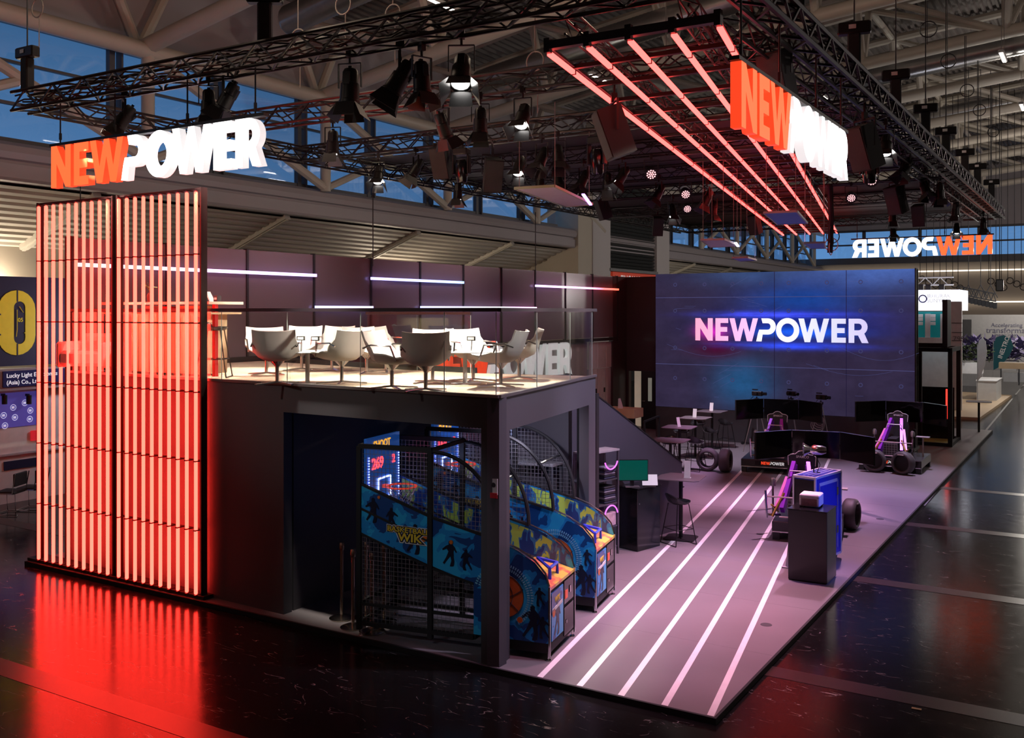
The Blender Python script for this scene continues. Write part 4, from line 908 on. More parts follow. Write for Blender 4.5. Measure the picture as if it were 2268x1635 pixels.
def basket_machine(label, loc, digits):
    t = thing('basketball_machine', label, 'arcade machine', loc, math.radians(10.4))
    fr = MB()
    for y in (0.0, W_):
        for x in (-2.5, -1.52): fr.bar((x, y, .08), (x, y, 2.36), .06, .06)
        fr.bar((-2.5, y, 2.36), (-1.5, y, 2.36), .055).bar((-2.5, y, .16), (-.95, y, .16), .05).bar((-2.5, y, .40), (-.95, y, .40), .035)
        fr.path([(x, y, cage_top(x)) for x in [-1.5+.9*math.sin(i/12*PI/2) for i in range(13)]], .024, 6)
        fr.path([(x, y, side_top(x)+.015) for x in (-.6, -.95, -1.5, -2.0, -2.5)], .022, 5)
        fr.path([(x, y, side_top(x)-.29) for x in (-1.5, -2.0, -2.5)], .020, 5); fr.path([(x, y, side_top(x)-.60) for x in (-.95, -1.5, -2.0, -2.5)], .020, 5)
    for x, z in ((-2.5, 2.36), (-1.5, 2.36), (-2.5, .16), (-.95, .16), (-2.5, .4)): fr.bar((x, 0, z), (x, W_, z), .045)
    fr.build('frame', MATT, t)
    # printed side panels
    def prof(): return [(x, side_top(x)) for x in (0, -.05, -.18, -.38, -.62, -.95, -1.5, -2.5)]
    for y, nm in ((-.006, 'side_panel'), (W_-.006, 'side_panel')):
        p = prof()+[(-2.5, 1.29), (-1.6, .99), (-.95, .80), (-.95, .20), (0, .20)]
        sp_ = MB().prism(p, y, y+.012, 'XZ').build(nm, ARTB, t)
        if y < 0:
            yy = y-.004
            MB().lathe([(0, 0), (.255, 0), (.255, .003), (0, .003)], 30, (-.57, yy, .70), 'Y').build('ball_print', BALLO, sp_)
            m = MB().ring((-.57, yy, .70), .255, .004, 'Y', 30, 4).path([(-.57+.255*math.cos(a), yy-.001, .70+.255*math.sin(a)) for a in (-.7, 2.4)], .004, 4)
            m.path([(-.57+.14*math.sin(i/8*PI)-.02, yy-.001, .46+.48*i/8) for i in range(9)], .004, 4).path([(-.82+.5*i/8, yy-.001, .80-.12*math.sin(i/8*PI)) for i in range(9)], .004, 4); m.build('ball_seam', SIL, sp_)
            m = MB()
            for k in range(46):
                a = -1.0+k*.085; c_, s_ = math.cos(a), math.sin(a)
                for r0 in (.30, .345): m.bar((-.57+r0*c_, yy, .70+r0*s_), (-.57+(r0+.03)*c_, yy, .70+(r0+.03)*s_), .006, .014)
            m.build('halo_print', HALO, sp_)
            m = MB()
            for px_, pz_, sc_, fl in ((-.20, .22, .55, 1), (-.12, .62, .30, -1), (-1.25, .98, .42, 1), (-1.05, .95, .34, -1), (-1.72, 1.08, .50, 1), (-2.3, 1.42, .42, 1), (-2.05, 1.36, .36, -1), (-.08, .25, .35, -1)):
                MB().prism([(px_+a*fl*sc_, pz_+b*sc_) for a, b in PLAYER], yy-.003, yy, 'XZ').build('player_print', SIL, sp_)
            m = MB()
            for bx, bz, r_ in ((-.36, .44, .035), (-1.62, 1.30, .06), (-1.24, 1.27, .025), (-2.22, 1.74, .02)): MB().lathe([(0, 0), (r_, 0), (r_, .004), (0, .004)], 16, (bx, yy-.005, bz), 'Y').build('small_ball_print', BALLO, sp_)
            lm = upright(-2.10, yy-.006, 1.345, 0) @ Matrix.Rotation(-.03, 4, 'Z'); lm2 = upright(-1.95, yy-.006, 1.235, 0) @ Matrix.Rotation(-.03, 4, 'Z')
            for nm2, mt, b_, dz in (('logo_outline', WHITE, .20, 0), ('logo_shadow', SIL, .12, -.002), ('logo_letters', LYP, .02, -.004)):
                D = Matrix.Translation((0, dz, 0)); text('BASKETBALL', .088, mt, D @ lm, sp_, nm2, .003, b_, stretch=1.15); text('WIK', .135, mt, D @ lm2, sp_, nm2, .003, b_+.01, stretch=1.2)
        else:
            m = MB(); xs = [-2.4+.1*i for i in range(23)]
            m.add([(x, y-.004, side_top(x)-.03) for x in xs]+[(x, y-.004, side_top(x)-.34) for x in xs], [(i, i+1, 23+i+1, 23+i) for i in range(22)]); m.build('crowd_print', CROWD, sp_)
            m = MB(); xs = [-1.0+.1*i for i in range(9)]
            m.add([(x, y-.004, side_top(x)-.34) for x in xs]+[(x, y-.004, .86) for x in xs], [(i, i+1, 9+i+1, 9+i) for i in range(8)]); m.build('crowd_print', CROWD2, sp_)
    # clear curved guards above the side panels
    for y in (.0, W_):
        g = MB(); xs = [-.62+.0775*i for i in range(9)]
        zt = lambda x: 1.33-(.45*(x+.62)) if x < -.3 else 1.19-1.2*(x+.3)**2*2.2
        g.path([(x, y, side_top(x)+.03) for x in (-.62, -.38, -.18, -.05, 0)], .012, 5); g.build('guard_edge', CHROME, t, True)
    # wire mesh
    MW = M('mesh_wire', (.30, .30, .31), .35, .6)
    for y in (0.0, W_):
        for x0_, x1_, f0_, f1_ in ((-2.46, -1.56, side_top, lambda x: 2.34), (-1.48, -.62, side_top, cage_top), (-2.46, -1.56, lambda x: .18, lambda x: side_top(x)-.6), (-1.48, -1.0, lambda x: .18, lambda x: side_top(x)-.6)):
            m = MB(); mesh_grid(m, x0_, x1_, f0_, f1_, y); m.build('wire_mesh', MW, t)
    m = MB(); y = .06
    while y < W_: m.box(-2.502, -2.498, y-.002, y+.002, .2, 1.3); y += .06
    m.build('wire_mesh', M('mesh_wire'), t)
    MB().tube((-.82, 0, 1.95), (-.82, W_, 1.95), .018, 8).tube((-.82, 0, 1.93), (-.82, W_, 1.93), .010, 6).build('cross_bar', CHROME, t, True)
    # backboard with displays, hoop and net
    bb = MB().box(-2.46, -2.42, .04, .91, 1.36, 2.44).build('backboard', BBD, t); yz = lambda y, z: Matrix.Translation((-2.412, y, z)) @ Matrix.Rotation(PI/2, 4, 'Z') @ Matrix.Rotation(PI/2, 4, 'X')
    m = MB()
    for y in (.08, .87):
        z = 1.62
        while z < 2.22: m.cbox(-2.41, y, z, .01, .018, .018); z += .034
    m.build('led_dots', LB, bb)
    m = MB()
    for (a, b), (c, d_) in (((.32, 1.64), (.64, 1.64)), ((.32, 1.90), (.64, 1.90)), ((.32, 1.64), (.32, 1.90)), ((.64, 1.64), (.64, 1.90))): m.bar((-2.41, a, b), (-2.41, c, d_), .014, .018)
    m.build('led_square', M('led_white_blue', (.6, .7, 1), .4, emit=(.45, .55, 1.0), es=3), bb)
    text(digits[0], .20, LR, yz(.16, 2.04), bb, 'score_digits', .004, .02); text(digits[1], .15, LR, yz(.70, 2.06), bb, 'score_digits', .004, .02)
    text('SHOOT', .13, LY, yz(.20, 2.30), bb, 'header_letters', .004, .03)
    hp = MB().ring((-2.16, .475, 1.80), .19, .012, 'Z', 24, 6).box(-2.42, -2.33, .44, .51, 1.77, 1.81).build('hoop', M('hoop_orange', (.8, .10, .04), .4, emit=(.8, .06, .03), es=.5), t)
    m = MB()
    for k in range(12):
        for s_ in (1, -1):
            pts = [(-2.16+r_*math.cos(2*PI*(k+s_*j*.5)/12), .475+r_*math.sin(2*PI*(k+s_*j*.5)/12), 1.79-.07*j) for j, r_ in enumerate((.19, .16, .13, .11))]
            m.path(pts, .004, 3)
    m.build('net', NETW, hp)
    # return ramp, table, front cabinet
    MB().add([(-2.42, .03, 1.38), (-2.42, .92, 1.38), (-.5, .92, .93), (-.5, .03, .93)], [(0, 1, 2, 3)]).build('return_ramp', M('ramp_mat', (.06, .05, .07), .5), t)
    MB().prism([(.0, .80), (.0, .835), (-.42, .95), (-.55, .93), (-.55, .88)], .015, W_-.015, 'XZ').build('play_table', YT, t)
    MB().box(-.50, -.01, .01, W_-.01, .08, .80).build('front_cabinet', MATT, t)
    for y in (0, W_): MB().bar((.0, y, .05), (.0, y, .85), .022).build('corner_trim', CHROME, t)
    fp = MB().box(-.008, .004, .07, .50, .20, .76).build('front_print', ARTB, t)
    fy = lambda y, z: Matrix.Translation((.006, y, z)) @ Matrix.Rotation(PI/2, 4, 'Z') @ Matrix.Rotation(PI/2, 4, 'X')
    MB().prism([(.28+a*.55, .22+b*.55) for a, b in PLAYER], .004, .007, 'YZ').build('player_print', SIL, fp); text('WIK', .10, LYP, fy(.18, .62), fp, 'front_logo', .003, .01)
    MB().lathe([(0, 0), (.05, 0), (.05, .003), (0, .003)], 16, (.005, .14, .52), 'X').build('ball_print', BALLO, fp); MB().bar((.006, .10, .55), (.006, .46, .58), .004, .04).build('swoosh_print', WHITE, fp)
    cdr = MB().box(-.008, .004, .54, .90, .12, .46).box(-.008, .004, .54, .90, .50, .78).build('coin_door', GLOSS, t)
    MB().box(.004, .010, .57, .66, .56, .66).build('red_price_label', M('label_red', (.8, .1, .06), .4, emit=(.8, .1, .06), es=.4), cdr); MB().box(.004, .012, .74, .78, .6, .68).box(.004, .012, .6, .63, .26, .30).build('lock', CHROME, cdr)
    h = MB(); h.path([(-.10, .30, .86), (-.10, .30, .99), (-.30, .44, 1.06), (-.10, .58, .99), (-.10, .58, .86)], .022, 6).path([(-.10, .30, .99), (-.10, .58, .99)], .020, 6); h.build('blue_handle', BLUEP, t, True)
    for x in (-.02, -2.48):
        for y in (.02, W_-.02): MB().tube((x, y, 0), (x, y, .10), .011, 6).lathe([(0, 0), (.035, 0), (.03, .012), (0, .012)], 12, (x, y, 0)).build('foot', CHROME, t)
    return t
LYP = M('print_yellow', (.85, .62, .05), .4)
basket_machine('nearer basketball arcade machine poking out of the games bay beside the front pillar', (-5.48, 9.77, PF), ('269', '2'))
basket_machine('farther basketball arcade machine behind the first one in the games bay', (-5.83, 11.66, PF), ('160', '0'))
for (x, y) in ((-7.2, 10.2), (-7.6, 12.0)): lamp('POINT', 'machine_light', (x, y, 2.25), None, 1.5, (.45, .55, 1.0), .05)
# ---- barrier posts
BR = M('polished_steel', (.62, .52, .42), .18, 1.0)
for i, (px, py, lab) in enumerate(((757, 1370, 'leftmost chrome barrier post in the dark bay'), (782, 1390, 'chrome barrier post, second from the left in the dark bay'), (811, 1368, 'chrome barrier post in the dark bay, standing a little farther back'), (824, 1400, 'nearest chrome barrier post in the dark bay'), (851, 1378, 'barrier post half hidden at the rear corner of the near basketball machine'))):
    p = onz(px, py, PF); t = thing('barrier_post', lab, 'barrier post', tuple(p))
    MB().lathe([(0, 0), (.16, 0), (.165, .012), (.12, .03), (.03, .05), (0, .05)], 22).build('base', BR, t, True); MB().lathe([(.022, .04), (.022, .93), (0, .93)], 12).build('post', BR, t, True); MB().lathe([(.03, .90), (.034, .92), (.034, .98), (.028, 1.0), (0, 1.0)], 14).build('belt_head', BR, t, True)
# ---- display rack of hoops, pedestal counter with monitor
RKM = M('rack_steel', (.20, .20, .22), .35, .7); RA = math.radians(-13)
def rack(loc, lab, ra=RA):
    t = thing('shelf_rack', lab, 'shelf rack', loc, ra)
    for x in (-.30, 0):
        for y in (-.78, 0): MB().bar((x, y, 0), (x, y, 1.72), .03).build('upright', RKM, t)
    for z in (.12, .46, .84, 1.24): MB().box(-.30, 0, -.78, 0, z, z+.02).build('shelf', RKM, t)
    MB().box(-.32, .02, -.80, .02, 1.72, 1.75).build('top_shelf', GREYC, t); return t
rk = Vector((-6.95, 14.72, PF)); rack(tuple(rk), 'slim black metal shelf rack with folded clothes and glowing hoops by the stair wall')
rack((-7.05, 12.64, PF), 'second metal shelf rack standing inside the games bay behind the machines', -PI/2)
R_ = Matrix.Rotation(RA, 4, 'Z')
def on_rack(b, name, mat, z): o = b.build(name, mat); o.location = (rk.x, rk.y, PF+z); o.rotation_euler = (0, 0, RA); return o
HP = M('hoop_violet', (.8, .2, .9), .4, emit=(.75, .16, .9), es=1.3)
CLO = [M('cloth_navy', (.03, .035, .07), .8), M('cloth_black', (.02, .02, .025), .8), M('cloth_grey', (.2, .2, .24), .8)]
for z, n, nm in ((.862, 8, 'middle'), (1.262, 6, 'upper')):
    for j in range(n):
        tag(on_rack(MB().box(-.27, -.02, -.32, -.03, 0, .033, .012), 'folded_shirt', CLO[j % 3], z+j*.035), 'folded dark shirt in the stack on the %s shelf of the slim rack' % nm, 'shirt', 'folded shirts on the rack, %s stack' % nm)
for z, a0, a1, lab in ((1.60, PI+.3, 2*PI-.3, 'violet glowing hoop hanging at the top of the slim rack'), (.66, .2, PI-.2, 'violet glowing hoop standing over the red box on the slim rack')):
    tag(on_rack(MB().ring((.02, -.2, 0), .17, .012, 'X', 18, 5, a0, a1), 'glowing_hoop', HP, z), lab, 'hoop')
tag(on_rack(MB().box(-.28, -.01, -.36, -.03, 0, .22, .01), 'printed_box', M('box_pink', (.75, .5, .5), .5, noise=(14, .5)), .482), 'white and red printed box on the lower shelf of the slim rack', 'box')
t = thing('display_counter', 'black square counter with a dark green sheen carrying a monitor', 'counter', (-6.71, 14.98, PF), math.radians(-14.5))
MB().box(-.42, 0, 0, .62, 0, 1.04, .008).build('counter_body', M('counter_black', (.012, .016, .016), .16), t); MB().box(-.43, .01, -.01, .63, 1.04, 1.06).build('counter_top', GLOSS, t); MB().lathe([(0, 0), (.012, 0), (.012, .01), (0, .01)], 10, (0, .04, .80), 'X').build('lock', CHROME, t)
t = thing('desktop_monitor', 'flat monitor with dark green picture on the black counter', 'monitor', (-6.86, 15.10, PF+1.06), math.radians(34))
MB().box(-.27, .27, .0, .03, .10, .46).build('screen_frame', BLACK, t); MB().box(-.26, .26, -.003, 0, .115, .45).build('screen_picture', M('screen_green', (.0, .02, .016), .2, emit=(.0, .075, .055), es=.75), t); MB().box(-.03, .03, .02, .05, .0, .2).build('stand', BLACK, t); MB().box(-.12, .12, -.06, .08, 0, .012).build('stand_foot', STEEL, t)
t = thing('tablet_stand', 'small tilted tablet on the black counter beside the monitor', 'tablet', (-6.62, 15.28, PF+1.06), .55)
MB().prism([(-.05, 0), (.06, 0), (.045, .03), (-.0, .03)], -.1, .1, 'YZ').build('stand', BLACK, t); MB().add([(-.13, -.05, .03), (.13, -.05, .03), (.13, .03, .20), (-.13, .03, .20), (-.13, -.04, .03), (.13, -.04, .03), (.13, .04, .20), (-.13, .04, .20)], [(0, 1, 2, 3), (7, 6, 5, 4), (0, 4, 5, 1), (1, 5, 6, 2), (2, 6, 7, 3), (3, 7, 4, 0)]).build('tablet', M('tablet_screen', (.4, .4, .42), .2, emit=(.5, .5, .55), es=.6), t)
# ---- high tables, menus and stools
TOPM = M('table_top', (.16, .13, .14), .4)
def high_table(loc, rz, label):
    t = thing('high_table', label, 'high table', loc, rz)
    MB().prism([(-.39, -.31), (-.31, -.39), (.31, -.39), (.39, -.31), (.39, .31), (.31, .39), (-.31, .39), (-.39, .31)], 1.075, 1.09).build('table_top', TOPM, t); MB().tube((0, 0, .02), (0, 0, 1.08), .035, 12).build('column', BLACK, t, True)
    MB().prism([(-.27, -.20), (-.20, -.27), (.20, -.27), (.27, -.20), (.27, .20), (.20, .27), (-.20, .27), (-.27, .20)], 0, .014).build('base_plate', BLACK, t); return t
def menu(loc, rz, label, tall=.24):
    t = thing('menu_card', label, 'menu card', loc, rz)
    MB().add([(-.055, -.02, 0), (.055, -.02, 0), (.055, .03, tall), (-.055, .03, tall), (-.055, -.015, 0), (.055, -.015, 0), (.055, .035, tall), (-.055, .035, tall)], [(0, 1, 2, 3), (7, 6, 5, 4), (0, 4, 5, 1), (1, 5, 6, 2), (2, 6, 7, 3), (3, 7, 4, 0)]).build('card', M('card_white', (.9, .9, .9), .5), t); MB().box(-.06, .06, -.03, .05, 0, .008).build('card_foot', WHITE, t)
SHB = M('stool_shell', (.05, .05, .055), .22, .3)
def bar_stool(loc, rz, label, first=[None]):
    if first[0] is not None: return copy_tree(first[0], loc, rz, label)
    t = thing('bar_stool', label, 'bar stool', loc, rz); first[0] = t
    m = MB(); n = 20; vs = []; fs = []
    rings = [(0, 0, .70), (.10, 0, .70), (.17, .0, .715), (.205, 1, .75)]
    for j, (r, k, z) in enumerate(rings):
        for i in range(n):
            a = 2*PI*i/n; lift = (max(0, math.sin(a)) ** 1.5)*(.15 if j == 3 else .04 if j == 2 else 0)
            vs.append((r*1.08*math.cos(a), r*math.sin(a)+lift*.25, z+lift))
    for j in range(3):
        for i in range(n): fs.append((j*n+i, j*n+(i+1) % n, (j+1)*n+(i+1) % n, (j+1)*n+i))
    lo = [(x, y, z-.012) for x, y, z in vs]; N = len(vs)
    m.add(vs+lo, fs+[tuple(reversed([i+N for i in f])) for f in fs]+[(3*n+i, 3*n+N+i, 3*n+N+(i+1) % n, 3*n+(i+1) % n) for i in range(n)]); m.build('seat_shell', SHB, t, True)
    L4 = [(-.13, -.12, -.22, -.22), (.13, -.12, .22, -.22), (.13, .12, .22, .22), (-.13, .12, -.22, .22)]
    for a, b, c, d_ in L4: MB().tube((a, b, .70), (c, d_, .01), .009, 6).build('leg', BLACK, t)
    f = MB()
    for i in range(4):
        p, q = L4[i], L4[(i+1) % 4]; k = .62
        f.tube((p[0]+(p[2]-p[0])*k, p[1]+(p[3]-p[1])*k, .70-.69*k), (q[0]+(q[2]-q[0])*k, q[1]+(q[3]-q[1])*k, .70-.69*k), .007, 5)
    f.build('foot_ring', BLACK, t)
    for s_ in (0, 2): p, q = L4[s_], L4[s_+1]; MB().tube((p[2], p[3], .01), (q[2], q[3], .01), .008, 5).build('floor_rail', BLACK, t)
    return t
p = onz(1508, 1192, PF); high_table(tuple(p), .15, 'nearest high table with a tall white menu, in front of the stair wall end'); menu((p.x+.14, p.y-.05, PF+1.09), .2, 'tall white menu card on the nearest high table', .30)
bar_stool((-6.35, 15.9, PF), 2.6, 'nearest black bar stool under the near high table')
TB = [(1577, 992, 'farthest high table with a white menu card against the video wall', 0), (1540, 1012, 'second farthest high table with a white menu card', .05), (1505, 1040, 'third farthest high table, its menu card seen edge on', .1), (1485, 1080, 'high table partly hidden by the stair wall, next to the stacked tyres', .1)]
for i, (px, py, lab, r_) in enumerate(TB):
    p = onz(px, py, PF); high_table(tuple(p), r_, lab)
    if i < 3: menu((p.x-.02, p.y, PF+1.09), 0 if i < 2 else 1.2, ('white menu card on the farthest high table', 'white menu card on the second farthest high table', 'white menu card seen edge on, on the third farthest high table')[i])
for dx, dy, rz, i, lab in ((.38, .10, 3.0, 0, 'bar stool with shining shell right of the farthest high table'), (-.30, -.35, .3, 0, 'bar stool in front of the farthest high table'), (.42, .05, 2.9, 1, 'bar stool with shining shell right of the second farthest table'), (-.25, -.4, .4, 1, 'bar stool in front of the second farthest table'),
                           (.40, .05, 3.1, 2, 'bar stool with shining shell right of the third farthest table'), (-.1, -.42, .2, 2, 'bar stool standing just above the stair wall cap')):
    p = onz(TB[i][0], TB[i][1], PF); bar_stool((p.x+dx, p.y+dy, PF), rz, lab)
# ---- loose racing tyres
def tyre_mesh(mb, R=.29, w=.27, r0=.19, hub=False):
    h = w/2; mb.lathe([(r0, -h+.02), (r0+.02, -h), (R-.05, -h), (R-.012, -h+.03), (R, -h+.07), (R, h-.07), (R-.012, h-.03), (R-.05, h), (r0+.02, h), (r0, h-.02), (r0, -h+.02)], 30, (0, 0, 0), 'Y'); return mb
RUBL = M('tyre_rubber', (.075, .07, .072), .55, noise=(9, .15))
p = onz(1568, 1043, PF); t = thing('racing_tyre', 'slick racing tyre standing with its open side towards us, left of the simulators', 'tyre', (p.x, p.y, PF+.29), .12); tyre_mesh(MB()).build('tyre', RUBL, t, True); MB().lathe([(.18, -.1), (.19, -.1), (.19, .1), (.18, .1)], 24, (0, 0, 0), 'Y').build('bead', MATT, t)
p = onz(1607, 1046, PF); t = thing('racing_tyre', 'slick racing tyre standing with its tread towards us, right of the other loose tyre', 'tyre', (p.x, p.y, PF+.29), PI/2+.12); tyre_mesh(MB()).build('tyre', RUBL, t, True); MB().lathe([(.18, -.1), (.19, -.1), (.19, .1), (.18, .1)], 24, (0, 0, 0), 'Y').build('bead', MATT, t)
# ---- racing simulators
PURP = M('purple_anodised', (.28, .03, .60), .35, .3); PINKP = M('pink_plate', (.85, .22, .62), .4); SCR = M('screen_off', (.004, .004, .005), .08); GOLD = M('gold_fitting', (.75, .5, .15), .3, .9)
def simulator(loc, rz, label, tyres=(), scr_rot=0.0, scr_y=2.7, scr_z=1.33, shift=0.0, bl=-.75):
    t = thing('racing_simulator', label, 'racing simulator', loc, rz)
    MB().box(bl, .75, 0, 1.55, .13, .33, .015).build('base_deck', M('base_black', (.03, .03, .032), .3), t)
    for x in (bl+.07, .68):
        for y in (.08, 1.45): MB().cbox(x, y, .065, .12, .12, .13).build('base_foot', DARK, t)
    MB().box(bl+.01, .74, -.01, 0, .135, .155).build('edge_trim', CHROME, t)
    ox = 0 if bl < -.7 else .32
    lg = MB().box(ox-.4, ox+.4, -.004, 0, .19, .30).build('name_plate', MATT, t)
    logo(lg, upright(ox-.25, -.008, .21, 0), .56, .075, .004, RDIM, WDIM, 'plate_letter')
    # seat
    sh = MB(); pr = [(-.22, .52), (-.25, .80), (-.27, 1.05), (-.24, 1.17), (-.25, 1.34), (-.20, 1.37), (-.12, 1.38), (-.06, 1.43), (0, 1.445), (.06, 1.43), (.12, 1.38), (.20, 1.37), (.25, 1.34), (.24, 1.17), (.27, 1.05), (.25, .80), (.22, .52)]
    sh.T = Matrix.Translation((0, 1.0, 0)) @ Matrix.Rotation(-.12, 4, 'X'); sh.prism(pr, .0, .09, 'XZ'); sh.box(-.25, .25, .05, .55, .45, .56, .03)
    so = sh.build('seat', M('seat_cloth', (.02, .02, .024), .6), t)
    pp = MB(); pp.T = Matrix.Translation((0, 1.0, 0)) @ Matrix.Rotation(-.12, 4, 'X'); pp.path([(a, .0, b) for a, b in pr[3:14]], .009, 5); pp.build('piping', WHITE, so)
    text('SPARCO', .062, WHITE, Matrix.Translation((0, 1.0, 0)) @ Matrix.Rotation(-.12, 4, 'X') @ upright(-.105, -.008, 1.31, 0), so, 'seat_lettering', .003, .02)
    MB().cbox(-.11, 1.02, 1.12, .08, .05, .14).cbox(.11, 1.02, 1.12, .08, .05, .14).build('belt_slot', PURP, so)
    for s_ in (-1, 1):
        MB().bar((s_*.12, .98, 1.22), (s_*.26, .16, .50), .07, .14).build('purple_beam', PURP, t); MB().bar((s_*.22, .72, .98), (s_*.36, .20, .52), .055, .10).build('pink_plate', PINKP, t)
        MB().tube((s_*.52, .12, .36), (s_*.54, .10, .84), .022, 8).tube((s_*.30, .25, .40), (s_*.50, .1, .42), .02, 6).build('upright_tube', CHROME, t, True)
        MB().tube((s_*.24, .30, .78), (s_*.42, .06, .40), .022, 8).tube((s_*.44, .1, .60), (s_*.34, .3, .45), .018, 6).build('damper', GOLD, t, True)
        MB().lathe([(0, 0), (.05, 0), (.055, .10), (.03, .14), (0, .14)], 12, (s_*.46, .55, .86)).tube((s_*.46, .55, .33), (s_*.46, .55, .88), .02, 6).build('side_canister', STEEL, t, True)
    MB().path([(-.20, .62, 1.0), (-.17, .66, 1.13), (.17, .66, 1.13), (.20, .62, 1.0)], .013, 6).path([(-.54, .1, .74), (.54, .1, .74)], .014, 6).path([(-.3, .05, .40), (.3, .05, .40)], .016, 6).build('white_tube', M('tube_white', (.75, .72, .76), .3, .3), t, True)
    gr_ = MB().box(-.17, .17, .14, .30, .40, .72, .02).build('radiator', M('radiator_black', (.03, .025, .035), .4), t); m = MB()
    for i in range(6): m.bar((-.16+.064*i, .135, .42), (-.16+.064*i, .135, .70), .006)
    for i in range(5): m.bar((-.16, .135, .44+.06*i), (.16, .135, .44+.06*i), .006)
    m.build('radiator_grid', STEEL, gr_)
    MB().box(-.11, .11, .30, .9, .72, .80).build('centre_spine', MATT, t)
    wl_ = MB().ring((0, 1.75, .92), .14, .016, 'Y', 20, 6).bar((-.14, 1.75, .92), (.14, 1.75, .92), .03).tube((0, 1.75, .92), (0, 2.05, .85), .03, 8).build('steering_wheel', BLACK, t)
    MB().box(-.34, .34, 1.55, 2.4, .33, .40).box(-.3, -.24, 2.0, 2.1, .4, .88).box(.24, .3, 2.0, 2.1, .4, .88).build('pedal_frame', BLACK, t)
    MB().box(.5, .82, .75, .95, .82, .84).tube((.66, .85, .33), (.66, .85, .82), .02, 6).build('side_tray', GREYC, t)
    for (tx, ty, r_) in tyres:
        m = MB().at(tx, ty, .285, r_); tyre_mesh(m, .285, .25, .20); w_o = m.build('wheel', RUBL, t, True)
        m = MB().at(tx, ty, .285, r_); m.lathe([(.20, -.02), (0, -.02)], 24, (0, 0, 0), 'Y').lathe([(0, .02), (.20, .02)], 24, (0, 0, 0), 'Y'); m.build('wheel_disc', MATT, w_o)
        m = MB().at(tx, ty, .285, r_); m.bar((-.08, -.128, .21), (.08, -.128, .21), .006, .03); m.build('tyre_marking', WHITE, w_o)
    c = Vector((shift, scr_y, 0))
    def mon(cx_, cy_, a, nm):
        m = MB().at(cx_, cy_, scr_z, a); m.box(-.465, .465, 0, .05, -.275, .275, .006); o = m.build('monitor', BLACK, t)
        m = MB().at(cx_, cy_, scr_z, a); m.box(-.455, .455, -.004, 0, -.262, .266); m.build('screen_face', SCR, o)
        m = MB().at(cx_, cy_, scr_z, a); m.box(-.465, .465, -.006, .05, .270, .277); m.build('bezel_edge', CHROME, o)
    A_ = math.radians(46)+scr_rot
    mon(c.x, c.y, 0, 'c'); mon(c.x-.47-.465*math.cos(A_), c.y-.465*math.sin(A_), A_, 'l'); mon(c.x+.47+.465*math.cos(A_), c.y-.465*math.sin(A_), -A_, 'r')
    MB().bar((c.x, c.y+.1, .03), (c.x, c.y+.1, scr_z+.2), .08).bar((c.x-.5, c.y+.1, .03), (c.x+.5, c.y+.1, .03), .06).bar((c.x-.8, c.y+.04, scr_z), (c.x+.8, c.y+.04, scr_z), .05).bar((c.x-.45, c.y-.25, .03), (c.x-.45, c.y+.4, .03), .06).bar((c.x+.45, c.y-.25, .03), (c.x+.45, c.y+.4, .03), .06).build('screen_stand', BLACK, t)
    return t
simulator((-7.12, 23.98, PF), math.radians(9), 'racing simulator in the middle distance with its base plate facing us', (), .0, 2.85, 1.33, -.12)
simulator((-4.66, 25.75, PF), .0, 'racing simulator at the far right edge with two tyres in front', ((-.33, -.17, .12), (.36, -.20, -.35)), .0, 2.1, 1.33)
simulator((-4.64, 17.12, PF), math.radians(10.4), 'nearest racing simulator, half hidden by the blue flight case', ((.86, 1.35, 1.35),), .0, 3.1, 1.31, .12, -.42)
# ---- flight case with silver lamp, black pedestal with printer
FC = M('flight_case_blue', (.015, .03, .42), .35); ALF = M('case_aluminium', (.78, .79, .86), .35, .3)
a = onz(1866, 1247, PF)
t = thing('flight_case', 'blue flight case with aluminium edges standing upright behind the black pedestal', 'flight case', (-3.89-.36*.983, 15.43+.36*.182, PF), math.radians(-10.5)); t.scale = (.75, 1, 1)
MB().box(.0, .48, .0, .95, .10, 1.42).build('case_body', FC, t)
MB().box(.005, .475, -.004, 0, .14, 1.38).build('front_face', MATT, t)
m = MB()
for x in (0, .48):
    for y in (0, .95): m.bar((x, y, .10), (x, y, 1.42), .035)
for z in (.10, 1.42):
    for y in (0, .95): m.bar((0, y, z), (.48, y, z), .035)
    for x in (0, .48): m.bar((x, 0, z), (x, .95, z), .035)
m.build('edge_profile', ALF, t)
MB().bar((.485, .14, .2), (.485, .14, 1.30), .012, .03).bar((.485, .81, .2), (.485, .81, 1.30), .012, .03).bar((.485, .14, 1.30), (.485, .81, 1.30), .012, .05).build('inner_strip', ALF, t)
MB().cbox(.492, .80, 1.12, .02, .06, .12).cbox(.492, .80, .5, .02, .06, .12).build('butterfly_latch', CHROME, t)
for x in (.08, .40):
    for y in (.10, .85): MB().lathe([(0, -.02), (.05, -.02), (.05, .02), (0, .02)], 12, (x, y, .05), 'Y').build('castor', RUBBER, t)
m = MB()
for k in range(4): m.bar((.06+.1*k, .08, 1.443), (.06+.1*k, .85, 1.443), .02, .008)
m.build('lid_strip', ALF, t)
t = thing('studio_lamp', 'silver bell shaped studio lamp on a short stand on top of the flight case', 'lamp', (-4.02, 15.85, PF+1.447), math.radians(20))
m = MB(); m.T = Matrix.Translation((0, 0, .36)); m.lathe([(0, .20), (.05, .19), (.075, .12), (.08, .0), (.06, -.04), (.05, -.06), (.085, -.12), (.115, -.16), (.11, -.165), (.06, -.11)], 20, (0, 0, 0), 'X'); m.build('lamp_body', CHROME, t, True)
MB().tube((0, 0, 0), (0, 0, .30), .010, 6).tube((0, 0, 0), (.1, .0, .0), .008, 5).path([(.02, 0, .3), (.1, .02, .12), (.06, .05, 0)], .006, 4).build('stand', BLACK, t)
t = thing('black_pedestal', 'plain black pedestal in the right foreground of the stand', 'pedestal', (-4.09, 14.62, PF))
